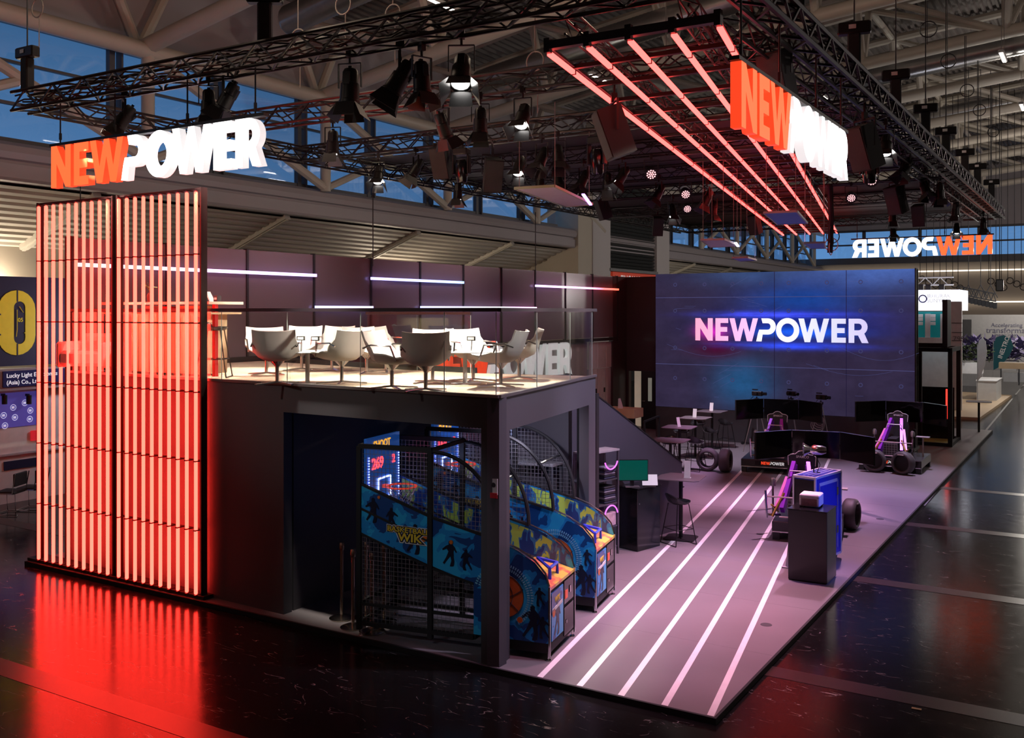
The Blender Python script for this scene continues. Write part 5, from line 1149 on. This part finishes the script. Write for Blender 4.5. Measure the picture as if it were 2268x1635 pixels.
MB().box(0, .575, 0, .57, .012, 1.06, .006).build('pedestal_body', M('pedestal_black', (.010, .009, .012), .3), t); MB().box(-.004, .579, -.004, .574, 1.06, 1.075).build('pedestal_top', GLOSS, t)
t = thing('photo_printer', 'small pale grey photo printer on the black pedestal', 'printer', (-3.97, 14.80, PF+1.075), .05)
MB().box(0, .30, 0, .30, .02, .20, .015).build('printer_case', M('printer_case', (.78, .80, .80), .4), t); MB().box(.03, .26, -.006, .0, .03, .14).build('paper_tray', M('tray_dark', (.25, .12, .12), .3, noise=(20, .6)), t); MB().cbox(.03, .03, .01, .05, .05, .02).cbox(.27, .27, .01, .05, .05, .02).build('printer_foot', BLACK, t)
MB().box(.0, .30, -.002, .0, .15, .155).build('lid_gap', DARK, t)
t = thing('light_stand', 'thin grey tripod stand half hidden left of the black pedestal', 'stand', (-4.28, 15.25, PF))
MB().bar((0, 0, .0), (.06, .02, .75), .02).build('leg', GREYC, t); MB().bar((-.04, .1, .0), (.06, .02, .75), .02).build('leg', GREYC, t); MB().cbox(0, 0, .012, .16, .05, .024).build('foot', GREYC, t)
# ---- cameras on tripods
def tripod(loc, rz, label, hgt):
    t = thing('video_camera', label, 'camera on tripod', loc, rz)
    for i in range(3): a_ = 2*PI*i/3+.3; MB().tube((.03*math.cos(a_), .03*math.sin(a_), hgt-.12), (.42*math.cos(a_), .42*math.sin(a_), 0), .014, 6).build('tripod_leg', STEEL, t)
    MB().tube((0, 0, hgt-.4), (0, 0, hgt), .018, 8).cbox(0, 0, hgt-.08, .1, .1, .07).build('tripod_head', BLACK, t)
    MB().cbox(0, -.02, hgt+.09, .13, .30, .13, .015).cbox(.0, .05, hgt+.2, .04, .16, .03).cbox(-.10, .0, hgt+.10, .07, .10, .07).build('camera_body', BLACK, t); MB().tube((0, -.17, hgt+.09), (0, -.29, hgt+.09), .045, 12).build('camera_lens', GLOSS, t); MB().tube((0, .1, hgt), (.18, .35, hgt-.18), .008, 5).build('pan_handle', BLACK, t)
    return t
p = onz(1818, 1006, PF); q = tripod((p.x, p.y, PF), 1.3, 'video camera on a full tripod between the two far simulators', 1.52)
m = MB()
for k in range(4): m.ring((p.x-.02*k, p.y-.12, PF+.95-.04*k), .13+.02*k, .008, 'Y', 14, 4)
tag(m.build('cable_coil', GREYC), 'coiled grey cable hanging on the full camera tripod', 'cable')
for px, lab in ((1676, 'video camera showing above the left screen of the middle simulator'), (1752, 'video camera showing above the right screen of the middle simulator')):
    p = onz(px, 1000, PF); tripod((p.x, p.y, PF), 1.5 if px < 1700 else 1.0, lab, 1.58)
t = thing('folded_tripod', 'black folded equipment stand on wheels left of the middle simulator', 'stand', tuple(onz(1650, 985, PF)))
MB().bar((0, 0, .05), (.12, .1, .8), .05).bar((-.1, 0, .05), (.15, 0, .06), .05).build('column', BLACK, t); MB().lathe([(0, -.02), (.05, -.02), (.05, .02), (0, .02)], 10, (-.08, 0, .05), 'Y').build('castor', RUBBER, t)
# ================================================================ ON THE DECK
DZ = 3.127
LWH = M('chair_white', (.78, .74, .70), .5); LGR = M('chair_shell_back', (.78, .73, .68), .5)
def lounge_chair(loc, rz, label, first=[None]):
    if first[0] is not None: return copy_tree(first[0], loc, rz, label)
    t = thing('lounge_chair', label, 'chair', loc, rz); first[0] = t
    # profile (y,z) from front of seat to top of back; wings curl up at the sides
    prof = [(-.27, .36), (-.20, .345), (-.05, .325), (.10, .335), (.18, .38), (.23, .48), (.26, .60), (.30, .72)]
    def sheet(off):
        V = []; F = []; nx_ = 9
        for j, (y, z) in enumerate(prof):
            d0 = prof[min(j+1, 7)]; d1 = prof[max(j-1, 0)]; ty, tz = d0[0]-d1[0], d0[1]-d1[1]; l = math.hypot(ty, tz); ny_, nz_ = -tz/l, ty/l
            wd = .25 if j < 3 else .27 if j < 6 else .25
            for i in range(nx_):
                u = -1+2*i/(nx_-1); c_ = (abs(u)**3)*(.13 if 1 < j < 6 else .07)
                V.append((u*wd, y+ny_*(c_+off), z+nz_*(c_+off)))
        for j in range(7):
            for i in range(nx_-1): F.append((j*nx_+i, j*nx_+i+1, (j+1)*nx_+i+1, (j+1)*nx_+i))
        return V, F
    V1, F1 = sheet(0); V2, F2 = sheet(-.018); N = len(V1)
    rim = [i for i in range(9)]+[j*9+8 for j in range(1, 8)]+[7*9+i for i in range(7, -1, -1)]+[j*9 for j in range(6, 0, -1)]
    b = MB(); b.add(V2, [tuple(reversed(f)) for f in F2]); b.build('outer_shell', LGR, t, True)
    b = MB(); b.add(V1+V2, F1+[(rim[i], rim[(i+1) % len(rim)], N+rim[(i+1) % len(rim)], N+rim[i]) for i in range(len(rim))]); b.build('seat_shell', LWH, t, True)
    for s_ in (-1, 1): MB().path([(s_*.25, -.18, .37), (s_*.265, -.12, .55), (s_*.265, .12, .56), (s_*.26, .22, .52)], .012, 5).build('armrest', CHROME, t, True)
    MB().tube((0, 0, .05), (0, 0, .24), .022, 10).lathe([(.022, .24), (.09, .32), (0, .33)], 12).build('pedestal', CHROME, t, True)
    for i in range(4): a_ = PI/4+i*PI/2; MB().bar((0, 0, .045), (.30*math.cos(a_), .30*math.sin(a_), .02), .035, .02).build('base_leg', CHROME, t)
    return t
# rz = 0: the sitter faces -Y (towards us)
CH = [(614, 853, 3.75, 'leftmost near lounge chair, its shell back towards us'), (757, 852, 4.5, 'near lounge chair right of the left coffee table, turned three quarters away'), (868, 863, 1.75, 'white lounge chair turned sideways, open side facing right, in the front row'),
      (943, 869, 3.78, 'near lounge chair with its full grey back towards us, right of centre'), (1109, 858, 5.0, 'large looking lounge chair beside the glass corner'), (1150, 842, 5.2, 'lounge chair tucked behind the one at the glass corner'),
      (590, 832, .9, 'lounge chair at the far left back with striped cushion'), (668, 822, .5, 'lounge chair facing us behind the left coffee table'), (735, 822, .2, 'lounge chair behind the left coffee table, right of the one facing us'), (812, 830, 1.2, 'far lounge chair half hidden between the front row backs'),
      (855, 826, 1.5, 'far lounge chair beyond the white sideways one'), (958, 850, .6, 'small looking lounge chair peeking over the full grey back'), (1048, 846, 1.2, 'lounge chair with arm frame beside the right coffee table')]
for px, py, rz, lab in CH:
    p = onz(px, py, DZ); o = lounge_chair(tuple(p), rz, lab); o.scale = (1.12, 1.12, 1.0)
def coffee(px, py, lab):
    p = onz(px, py, DZ); t = thing('coffee_table', lab, 'table', tuple(p)); MB().lathe([(0, .42), (.36, .42), (.37, .43), (.36, .44), (0, .44)], 28).build('table_top', WHITE, t, True); MB().tube((0, 0, .01), (0, 0, .42), .03, 10).build('column', WHITE, t, True); MB().lathe([(0, 0), (.22, 0), (.22, .01), (0, .014)], 24).build('foot_disc', WHITE, t, True)
    return p
pt = coffee(681, 850, 'round white coffee table among the left group of lounge chairs'); pt2 = coffee(1030, 850, 'round white coffee table among the right group of lounge chairs')
for p_, dx, lab in ((pt, -.12, 'left small black framed card on the left coffee table'), (pt, .14, 'right small black framed card on the left coffee table'), (pt2, .1, 'small black framed card on the right coffee table')):
    t = thing('framed_card', lab, 'card holder', (p_.x+dx, p_.y, DZ+.44), .2); MB().bar((0, 0, 0), (.01, 0, .14), .012).build('stem', CHROME, t); MB().box(-.06, .06, -.01, .01, .14, .20).build('frame', BLACK, t); MB().box(-.045, .045, -.013, -.01, .152, .188).build('card', WHITE, t)
# bar counter behind the light screen
c = onz(440, 834, DZ)
t = thing('deck_bar', 'wooden bar counter on the deck glowing through the red light screen', 'bar counter', (c.x, c.y, DZ))
OAK2 = M('bar_oak', (.70, .50, .30), .5, noise=(3, .1))
MB().box(-1.55, 0, 0, .55, .03, .93).build('bar_body', OAK2, t); m = MB()
for i in range(13): m.box(-1.5+.12*i, -1.49+.12*i, -.004, 0, .04, .92)
m.build('plank_joint', M('oak_joint', (.3, .2, .12), .6), t)
MB().box(-2.3, .28, -.05, .62, 1.08, 1.12).build('bar_top', M('bar_top_pale', (.80, .68, .52), .4), t); MB().box(-2.3, .26, 0, .6, .93, .96).build('lower_shelf', OAK2, t)
MB().box(.18, .24, .1, .16, 0, 1.08).build('red_leg', M('bar_red', (.55, .03, .03), .4), t); MB().box(-2.2, -1.6, .0, .5, .03, .9).build('red_side', M('bar_red'), t)
for i, (x, w_, h_, mt, lab) in enumerate(((-1.45, .22, .10, WHITE, 'white box on the lower shelf of the deck bar, leftmost'), (-.95, .12, .09, M('cup_red', (.6, .05, .03), .4), 'red cup tin on the lower shelf of the deck bar'), (-.55, .5, .10, M('pack_cream', (.75, .65, .45), .5), 'long cream pack on the lower shelf of the deck bar'))):
    tag(MB().box(c.x+x, c.x+x+w_, c.y+.1, c.y+.3, DZ+.962, DZ+.962+h_, .01).build('box', mt), lab, 'box')
t = thing('tent_card', 'white folded tent card standing on the top of the deck bar', 'card', (c.x+.02, c.y+.15, DZ+1.122), .3); MB().prism([(-.09, 0), (-.07, 0), (.0, .15), (-.02, .15)], -.06, .06, 'XZ').prism([(.09, 0), (.07, 0), (-.01, .15), (.01, .15)], -.06, .06, 'XZ').build('card', WHITE, t)
t = thing('small_box', 'small dark box with white print on the right end of the deck bar', 'box', (c.x+.18, c.y+.2, DZ+1.122), 0); MB().box(-.04, .04, -.04, .04, 0, .09).build('carton', DARK, t); MB().box(-.025, .025, -.042, -.04, .03, .06).build('print', WHITE, t)
t = thing('potted_plant', 'small plant in a vase on the deck bar seen between red tubes', 'plant', (c.x-1.35, c.y+.2, DZ+1.122)); MB().lathe([(0, 0), (.05, 0), (.06, .1), (.035, .15), (0, .15)], 12).build('vase', M('vase_dark', (.12, .05, .04), .4), t, True)
m = MB(); rnd = random.Random(2)
for k in range(16): a_ = rnd.uniform(0, 6.3); m.path([(0, 0, .14), (.05*math.cos(a_), .05*math.sin(a_), .24), (.12*math.cos(a_), .12*math.sin(a_), .26+rnd.uniform(-.04, .08))], .006, 4)
m.build('stems', M('plant_leaf', (.10, .14, .05), .6), t)
bar_stool(tuple(onz(474, 836, DZ)), 2.2, 'bar stool with shining shell at the right end of the deck bar')
t = thing('lounge_armchair', 'pale armchair behind the left red tubes on the deck', 'armchair', tuple(onz(205, 826, DZ)), .3); MB().box(-.4, .4, -.3, .3, .12, .36, .05).build('seat', LWH, t); MB().box(-.4, .4, .22, .36, .3, .62, .05).build('backrest', LWH, t); MB().box(-.45, -.36, -.3, .3, .1, .5, .03).build('armrest', LWH, t); MB().box(.36, .45, -.3, .3, .1, .5, .03).build('armrest', LWH, t)
# ================================================================ NEIGHBOURING STANDS
# ---- left: navy wall with yellow zeros, white sales booth below
NAVY = M('navy_print', (.012, .012, .055), .6); YEL = M('yellow_print', (.75, .62, .02), .5, emit=(.75, .62, .02), es=.12)
X0 = -20.0
t = thing('printed_wall', 'navy wall banner printed with big yellow circuit zeros', 'banner', (0, 0, 0))
z1 = 4.80; z0 = 2.93
yw0, yw1 = 8.0, 30.0
MB().box(X0-.1, X0, yw0, yw1, z0, z1+.05).build('banner_sheet', NAVY, t)
def stadium(cy, cz, hw, hh, n=10):
    return [(cy+hw*math.cos(a), cz+(hh-hw)+hw*math.sin(a)) for a in [PI*i/n for i in range(n+1)]]+[(cy+hw*math.cos(a), cz-(hh-hw)+hw*math.sin(a)) for a in [PI+PI*i/n for i in range(n+1)]]
yz_ = lambda x, y, z: Matrix.Translation((x, y, z)) @ Matrix.Rotation(PI/2, 4, 'Z') @ Matrix.Rotation(PI/2, 4, 'X')
c0 = onx(37, 715, X0); step = 2.05; cy = c0.y
while cy < yw1-.6:
    me = glyph_mesh([stadium(cy, c0.z, .42, .70), stadium(cy+.06, c0.z, .13, .46)], .012, 'yellow_zero')
    o = put_mesh(me, 'yellow_zero', YEL, Matrix.Translation((X0+.008, 0, 0)) @ Matrix(((0, 0, 1, 0), (1, 0, 0, 0), (0, 1, 0, 0), (0, 0, 0, 1))), t)
    m = MB().box(X0+.014, X0+.02, cy-.01, cy+.02, c0.z+.45, c0.z+.71).box(X0+.014, X0+.02, cy-.01, cy+.02, c0.z-.71, c0.z-.45).bar((X0+.017, cy-.50, c0.z+.18), (X0+.017, cy-.36, c0.z+.18), .01, .03).bar((X0+.017, cy-.50, c0.z-.25), (X0+.017, cy-.36, c0.z-.25), .01, .03)
    m.build('zero_gap', NAVY, o)
    m = MB().path([(X0+.02, cy+.0, c0.z+.28), (X0+.02, cy+.0, c0.z-.15), (X0+.02, cy-.02, c0.z-.3)], .008, 4).path([(X0+.02, cy+.05, c0.z+.35), (X0+.02, cy+.14, c0.z+.22)], .008, 4).bar((X0+.02, cy+.16, c0.z-.22), (X0+.02, cy+.26, c0.z-.22), .01, .02); m.build('circuit_line', YEL, o)
    text('05', .12, YEL, yz_(X0+.012, cy+.02, c0.z+.02), o, 'zero_digits', .004, .02)
    cy += step
t = thing('sales_booth', 'white sales booth with blue name board at the left edge', 'booth', (0, 0, 0))
BW = M('booth_white', (.72, .70, .66), .6); PUR = M('poster_purple', (.10, .07, .36), .5, emit=(.10, .08, .42), es=.35)
ya, yb = 9.0, 24.0
MB().box(X0-.3, X0, ya, yb, 0, 2.42).build('back_wall', BW, t); MB().box(X0-.15, X0+.22, ya, yb, 2.42, 2.88).build('fascia', M('fascia_grey', (.35, .33, .33), .6), t)
a, b = onx(7, 840, X0+.25), onx(92, 840, X0+.25)
f = MB().box(X0+.22, X0+.25, a.y, b.y+1.0, 2.50, 2.84).build('name_board', M('name_board_blue', (.03, .035, .16), .3, noise=(2, .5)), t)
text('Lucky Light Electronics', .125, M('name_white', (.9, .9, .95), .5, emit=(.9, .9, 1), es=.5), yz_(X0+.255, onx(14, 835, X0+.25).y, 2.70), f, 'name_letters', .004, .012); text('(Asia) Co., Ltd.', .125, M('name_white'), yz_(X0+.255, onx(14, 850, X0+.25).y, 2.555), f, 'name_letters', .004, .012)
ps = MB().box(X0+.001, X0+.012, onx(-20, 900, X0).y, onx(80, 900, X0).y, 1.62, 2.36).build('poster', PUR, t)
CW = M('poster_circle', (.7, .7, .9), .5, emit=(.7, .7, 1), es=.5); m = MB(); m2 = MB()
for cx_, cy_ in ((80, 825), (150, 797), (22, 873), (90, 885), (183, 843), (180, 895), (30, 935)):
    p = onx(cx_/2.725, 600+cy_/2.725, X0+.02); m.ring(tuple(p), .062, .007, 'X', 16, 4); m2.box(X0+.012, X0+.018, p.y-.03, p.y+.03, p.z-.025, p.z+.025)
m.build('circle_ring', CW, ps); m2.build('circle_picture', CW, ps)
for k, px in enumerate((10, 64)):
    p = onx(px, 886, X0+.12); q = MB().tube((p.x, p.y, p.z+.10), (p.x, p.y, p.z-.09), .055, 10).box(p.x-.12, p.x, p.y-.02, p.y+.02, p.z+.08, p.z+.13).build('small_spot', BLACK, t, True)
MB().box(X0, X0+.05, ya, yb, 1.02, 1.06).build('shelf_edge', GREYC, t)
MB().box(X0+.0, X0+.02, onx(8, 1040, X0).y, onx(86, 1040, X0).y, .72, .90).build('lower_print', NAVY, t)
tag(MB().box(X0+.02, X0+.04, onx(66, 970, X0).y, onx(90, 970, X0).y, 1.28, 1.50).build('red_notice', M('notice_red2', (.75, .02, .03), .5, emit=(.75, .02, .03), es=.4)), 'small red notice beside the edge of the red light screen', 'sign')
def visitor_chair(loc, rz, lab, first=[None]):
    if first[0] is not None: return copy_tree(first[0], loc, rz, lab)
    t = thing('visitor_chair', lab, 'chair', loc, rz); first[0] = t
    MB().cbox(0, 0, .45, .46, .44, .05, .02).build('seat', MATT, t); MB().box(-.23, .23, .20, .235, .58, .84, .012).build('backrest', MATT, t)
    for s_ in (-.24, .24): MB().path([(s_, .26, .84), (s_, .19, .44), (s_, -.22, .44), (s_, -.20, .02), (s_, .30, .02)], .011, 6).build('side_frame', CHROME, t, True)
    MB().tube((-.24, -.20, .02), (.24, -.20, .02), .011, 6).build('cross_tube', CHROME, t)
visitor_chair(tuple(onz(22, 1138, 0)), -1.1, 'black visitor chair with chrome frame at the left edge'); visitor_chair(tuple(onz(70, 1128, 0)), -1.1, 'black visitor chair partly hidden by the red light screen')
# ---- right: black portal with red light, bright booths beyond
t = thing('black_portal', 'tall black frame portal with a red light strip behind the video wall', 'portal', (0, 0, 0))
m = MB(); pa = (-5.3, 31.5); pb = (-3.98, 31.5); pc = (-3.98, 33.4); pd = (-5.3, 33.4)
for p in (pa, pb, pc, pd): m.bar((*p, PF), (*p, 3.0), .12)
for p, q in ((pa, pb), (pb, pc), (pc, pd), (pd, pa)): m.bar((*p, 2.95), (*q, 2.95), .12); m.bar((*p, PF+.05), (*q, PF+.05), .10)
m.build('frame', MATT, t)
MB().box(-4.15, -4.11, 31.86, 31.92, .85, 1.75).build('red_strip', M('strip_red', (1, .1, .05), .4, emit=(1, .03, .02), es=3), t)
MB().box(-5.2, -4.1, 33.38, 33.40, .1, 1.7).build('rear_screen', GLOSS, t); MB().box(-5.2, -4.85, 32.0, 32.1, PF, 2.9).build('inner_panel', MATT, t)
MB().box(-5.2, -4.05, 31.6, 33.3, PF, PF+.01).build('green_rug', M('rug_green', (.28, .33, .08), .9, noise=(30, .3)), t)
t = thing('upper_screen', 'big screen seen from its black edge above the portal', 'screen', (0, 0, 0))
MB().box(-5.6, -4.05, 31.4, 31.5, 3.02, 3.15).box(-4.16, -4.02, 31.2, 32.0, 3.05, 4.45).build('casing', MATT, t)
LBX = M('lightbox_white', (.9, .9, 1), .5, emit=(.85, .86, 1.0), es=1.5); TEAL = M('teal_panel', (.0, .17, .18), .5, emit=(.0, .17, .18), es=.25); G2 = M('pale_panel', (.58, .58, .57), .6)
Yb = 44.0
def q_(px, py, y=Yb): return ony(px, py, y)
t = thing('bright_booth', 'white and teal booth with a glowing fascia right of the video wall', 'booth', (0, 0, 0))
a, b = q_(1990, 643), q_(2104, 688); e2 = q_(2117, 688, Yb+.0)
fb = MB().box(a.x, b.x, Yb, Yb+3, b.z, a.z).box(b.x+.03, b.x+.35, Yb+.1, Yb+3, b.z, a.z).build('lightbox', LBX, t)
p = q_(2044, 662); MB().ring(tuple(p-Vector((0, .03, 0))), .15, .03, 'Y', 16, 5).build('round_emblem', M('emblem_blue', (.3, .35, .7), .5), fb)
text('JRHURAK', .22, M('faint_grey_letters', (.5, .5, .55), .5, emit=(.6, .6, .65), es=.6), upright(*(q_(2053, 660)-Vector((0, .03, 0))), 0), fb, 'fascia_letters', .01); text('SUNYIEO', .22, M('faint_grey_letters'), upright(*(q_(2053, 670)-Vector((0, .03, 0))), 0), fb, 'fascia_letters', .01)
a, b = q_(1990, 690), q_(2090, 756); MB().box(a.x, b.x, Yb+.4, Yb+.5, b.z-.2, a.z).build('teal_wall', TEAL, t); MB().box(a.x, b.x+.3, Yb+2.4, Yb+2.5, 0, b.z).build('grey_rear_wall', G2, t)
for px in (2052, 2086): p = q_(px, 720); MB().box(p.x-.10, p.x+.10, Yb+.3, Yb+.4, b.z-.1, a.z-.1).build('pale_post', G2, t)
MB().box(a.x, b.x+.1, Yb+.2, Yb+.4, q_(2050, 756).z-.15, q_(2050, 748).z).build('pale_sill', G2, t)
for px in (2034, 2062):
    for py in (700, 708, 717): p = q_(px, py); MB().cbox(p.x, Yb+.35, p.z, .26, .02, .14, .005).build('dotted_card', M('card_pale', (.7, .7, .68), .5), t)
p, r = q_(2101, 660, 43), q_(2130, 660, 43); MB().box(p.x, r.x, 43, 43.2, 0, q_(2101, 668, 43).z).build('grey_pillar_wall', G2, t)
for py in (716, 737, 755): p2 = q_(2108, py, 42.98); MB().box(p2.x, p2.x+.4, 42.97, 42.99, p2.z, p2.z+.02).build('wall_print', DARK, t)
text('799', .3, M('print_grey', (.2, .2, .2), .6), upright(*q_(2110, 756, 42.97), 0), t, 'wall_digits', .01)
t = thing('white_booth_truss', 'white lattice truss with small lamps above the glowing fascia', 'truss', (0, 0, 0)); a, b = q_(2000, 632, 45), q_(2112, 632, 45)
m = MB()
for dz in (0, .32): m.tube((a.x, 45, a.z+dz), (b.x, 45, a.z+dz), .035, 6)
k = a.x; i = 0
while k < b.x-.3: m.tube((k, 45, a.z+(.32 if i % 2 else 0)), (k+.3, 45, a.z+(0 if i % 2 else .32)), .02, 5); k += .3; i += 1
m.build('lattice', WHITE, t)
for px in (2040, 2056, 2086): p = q_(px, 638, 45); MB().cbox(p.x, 45, p.z, .2, .2, .32).build('small_lamp', BLACK, t)
# white tables and chairs seen through the portal
for px, py, lab in ((2062, 850, 'small white table and stools seen through the black portal'), (2048, 878, 'white cloth covered table seen through the black portal')):
    p = onz(px, py+14, 0); t = thing('white_table', lab, 'table', tuple(p)); MB().box(-.45, .45, -.3, .3, .70, .74).build('table_top', WHITE, t)
    for x in (-.4, .4): MB().box(x-.02, x+.02, -.02, .02, 0, .7).build('leg', GREYC, t)
# wooden platform, counters, flags, plants
WP = M('booth_plywood', (.50, .36, .22), .5, noise=(2, .1))
a, b, c_ = onz(2092, 922, .1), onz(2170, 925, .1), onz(2222, 882, .1)
tag(MB().prism([(a.x, a.y), (b.x, b.y), (c_.x+.2, c_.y+2), (a.x-1, c_.y+3)], .0, .1).build('wooden_platform', WP), 'low pale wooden booth platform at the right edge beyond the aisle', 'platform')
def counter(px0, px1, pyb, pyt, dep, name, lab, mat, zb=0.1):
    p = onz(px0, pyb, zb); r = ony(px1, pyb, p.y); top = ony(px0, pyt, p.y).z
    t = thing(name, lab, 'counter', (p.x, p.y, zb)); MB().box(0, r.x-p.x, 0, dep, 0, top-zb-.04).build('counter_body', mat, t); MB().box(-.03, r.x-p.x+.03, -.03, dep+.03, top-zb-.04, top-zb).build('counter_top', WHITE, t); return t
counter(2163, 2207, 886, 842, 2.4, 'white_counter', 'nearer white printed counter on the pale wooden platform', M('counter_white', (.60, .60, .58), .5, noise=(5, .1)))
counter(2120, 2164, 854, 812, 3.0, 'grey_counter', 'farther grey counter carrying a green plant', GREYC, 0)
def flag(px, pyb, pyt, mat, lab, wide, txt=None):
    p = onz(px, pyb, 0); H_ = ony(px, pyt, p.y).z; t = thing('beach_flag', lab, 'flag', (p.x, p.y, 0)); MB().lathe([(0, 0), (.25, 0), (.25, .03), (0, .05)], 12).build('foot', DARK, t); MB().tube((0, 0, 0), (0, 0, H_-.3), .02, 6).build('pole', GREYC, t)
    pl_ = [(0, .35*H_), (0, H_-.5), (wide*.15, H_-.12), (wide*.5, H_), (wide*.85, H_-.15), (wide, H_-.6), (wide*.8, H_*.62), (wide*.35, H_*.42)]
    s_ = MB().prism(pl_, -.015, .015, 'XZ').build('sail', mat, t)
    if txt: text(txt, .30, WHITE, upright(wide*.42, -.03, H_*.56, 0) @ Matrix.Rotation(1.25, 4, 'Z'), s_, 'flag_letters', .01, .02)
flag(2165, 898, 748, M('flag_white', (.6, .6, .6), .6), 'slim white beach flag standing beside the counters at right', .38)
flag(2200, 862, 742, M('flag_teal', (.0, .10, .13), .6), 'dark teal beach flag with white letters at the right edge', .95, 'INELTRON')
def plant(px, py, y, n, R, mat, lab, name, hz=.3):
    p = ony(px, py, y); t = thing(name, lab, 'plant', tuple(p)); rnd = random.Random(px); m = MB()
    for i in range(n):
        a_ = rnd.uniform(0, 6.28); r_ = R*math.sqrt(rnd.random()); x, yy, z = r_*math.cos(a_), r_*math.sin(a_)*.5, rnd.uniform(0, hz*2)
        d_ = Vector((rnd.uniform(-1, 1), rnd.uniform(-1, 1), rnd.uniform(0, 1))).normalized()*R*.28; s_ = Vector((-d_.y, d_.x, .02))*.35; c = Vector((x, yy, z)); m.add([c, c+d_*.5+s_, c+d_, c+d_*.5-s_], [(0, 1, 2, 3)])
    m.build('foliage', mat, t); MB().box(-R*.6, R*.6, -R*.4, R*.4, -.45, .05).build('planter', WHITE, t)
plant(2146, 805, 49, 240, .95, M('leaf_green', (.05, .075, .03), .6, noise=(8, .4)), 'bushy green plant on the far grey counter', 'potted_plant', .42)
Yg = 66.0
t = thing('message_wall', 'large grey wall with faint lettering at the right edge', 'wall', (0, 0, 0)); a = ony(2129, 697, Yg); b = ony(2300, 700, Yg)
MB().box(a.x, b.x, Yg, Yg+.2, 0, a.z).build('wall_sheet', M('wall_pale_grey', (.30, .30, .31), .6), t)
PT = M('print_slate', (.10, .10, .16), .6)
for s_, px, py, z_ in (('Accelerating', 2195, 724, .34), ('transformation', 2184, 737, .48), ('innovation', 2203, 745, .28), ('together', 2224, 754, .28)): text(s_, z_, PT, upright(*(ony(px, py, Yg-.02)), 0), t, 'wall_letters', .01)
MB().box(ony(2129, 700, Yg-.3).x, ony(2151, 700, Yg-.3).x, Yg-.3, Yg-.1, 0, a.z-.3).build('dark_panel', DARK, t)
plant(2195, 800, 60, 420, 2.2, M('lavender', (.16, .13, .30), .7, noise=(9, .5)), 'long bed of lavender coloured plants before the grey wall', 'lavender_bed', .55)
t = thing('market_stall', 'wooden trestle bench against the lavender bed at the right edge', 'bench', tuple(ony(2212, 852, 54))); MB().box(0, 1.9, 0, .7, .8, 1.1).build('stall_top', WP, t)
for x in (.1, .9, 1.8): MB().bar((x, 0, -.0), (x, 0, .8), .06).build('leg', DARK, t)
MB().box(.2, 1.7, .1, .6, .15, .6).build('crates', GREYC, t)
p = onz(2168, 957, PF); high_table((p.x, p.y, 0), .1, 'small high table standing alone at the right edge of the aisle')
t = thing('hanging_lamp_truss', 'dark lattice truss with a row of lamps hanging right of the glowing booth fascia', 'truss', (0, 0, 0)); a, b = ony(2120, 650, 50), ony(2206, 668, 50)
m = MB(); n_ = 16
for dz in (0, .35): m.tube((a.x, 50, a.z+dz), (b.x, 50, b.z+dz), .03, 5)
for i in range(n_): f0, f1 = i/n_, (i+1)/n_; P_ = lambda f, u: (a.x+(b.x-a.x)*f, 50, a.z+(b.z-a.z)*f+(.35 if u else 0)); m.tube(P_(f0, i % 2), P_(f1, (i+1) % 2), .02, 4)
m.build('lattice', DARK, t)
for i in range(9): f = .2+.78*i/8; MB().cbox(a.x+(b.x-a.x)*f, 50, a.z+(b.z-a.z)*f-.2, .15, .2, .28).build('small_lamp', BLACK, t)
for px in (2145, 2172, 2194): p = ony(px, 655, 50); MB().tube((p.x-.3, 50, p.z-.1), (p.x, 50, p.z+.5), .02, 4).tube((p.x+.3, 50, p.z-.1), (p.x, 50, p.z+.5), .02, 4).tube((p.x, 50, p.z+.5), (p.x, 50, 15.5), .015, 4).build('suspension', DARK, t)
for i, px in enumerate((2038, 2052, 2068, 2082, 2096, 2110, 2122, 2190, 2206, 2218, 2232, 2247, 2262)):
    y_ = 56; p = ony(px, 618+(i*7) % 22, y_)
    tag(MB().tube((p.x, y_, p.z), (p.x, y_, 15.5), .015, 4).ring((p.x+.1, y_, p.z), .16, .02, 'Y', 12, 4).build('hanging_cable', BLACK), 'thin black cable with a loop hanging before the far beige wall', 'cable', 'hanging cables before the far wall')
p = ony(2214, 632, 54); tag(MB().cbox(p.x, 54, p.z, .35, .3, .6, .05).tube((p.x, 54, p.z), (p.x, 54, 15.5), .02, 4).build('hanging_motor', BLACK), 'dark chain motor hanging before the far beige wall at upper right', 'hoist')
# carpet of the neighbouring aisle and tape line
a, b = onz(2140, 1010, .004), onz(2268, 846, .004)
tag(MB().bar(tuple(onz(2045, 1120, .004)), tuple(onz(2268, 852, .004)), .07, .004).build('tape_line', M('tape_grey', (.16, .16, .16), .5)), 'grey tape line along the right hand aisle floor', 'floor strip')
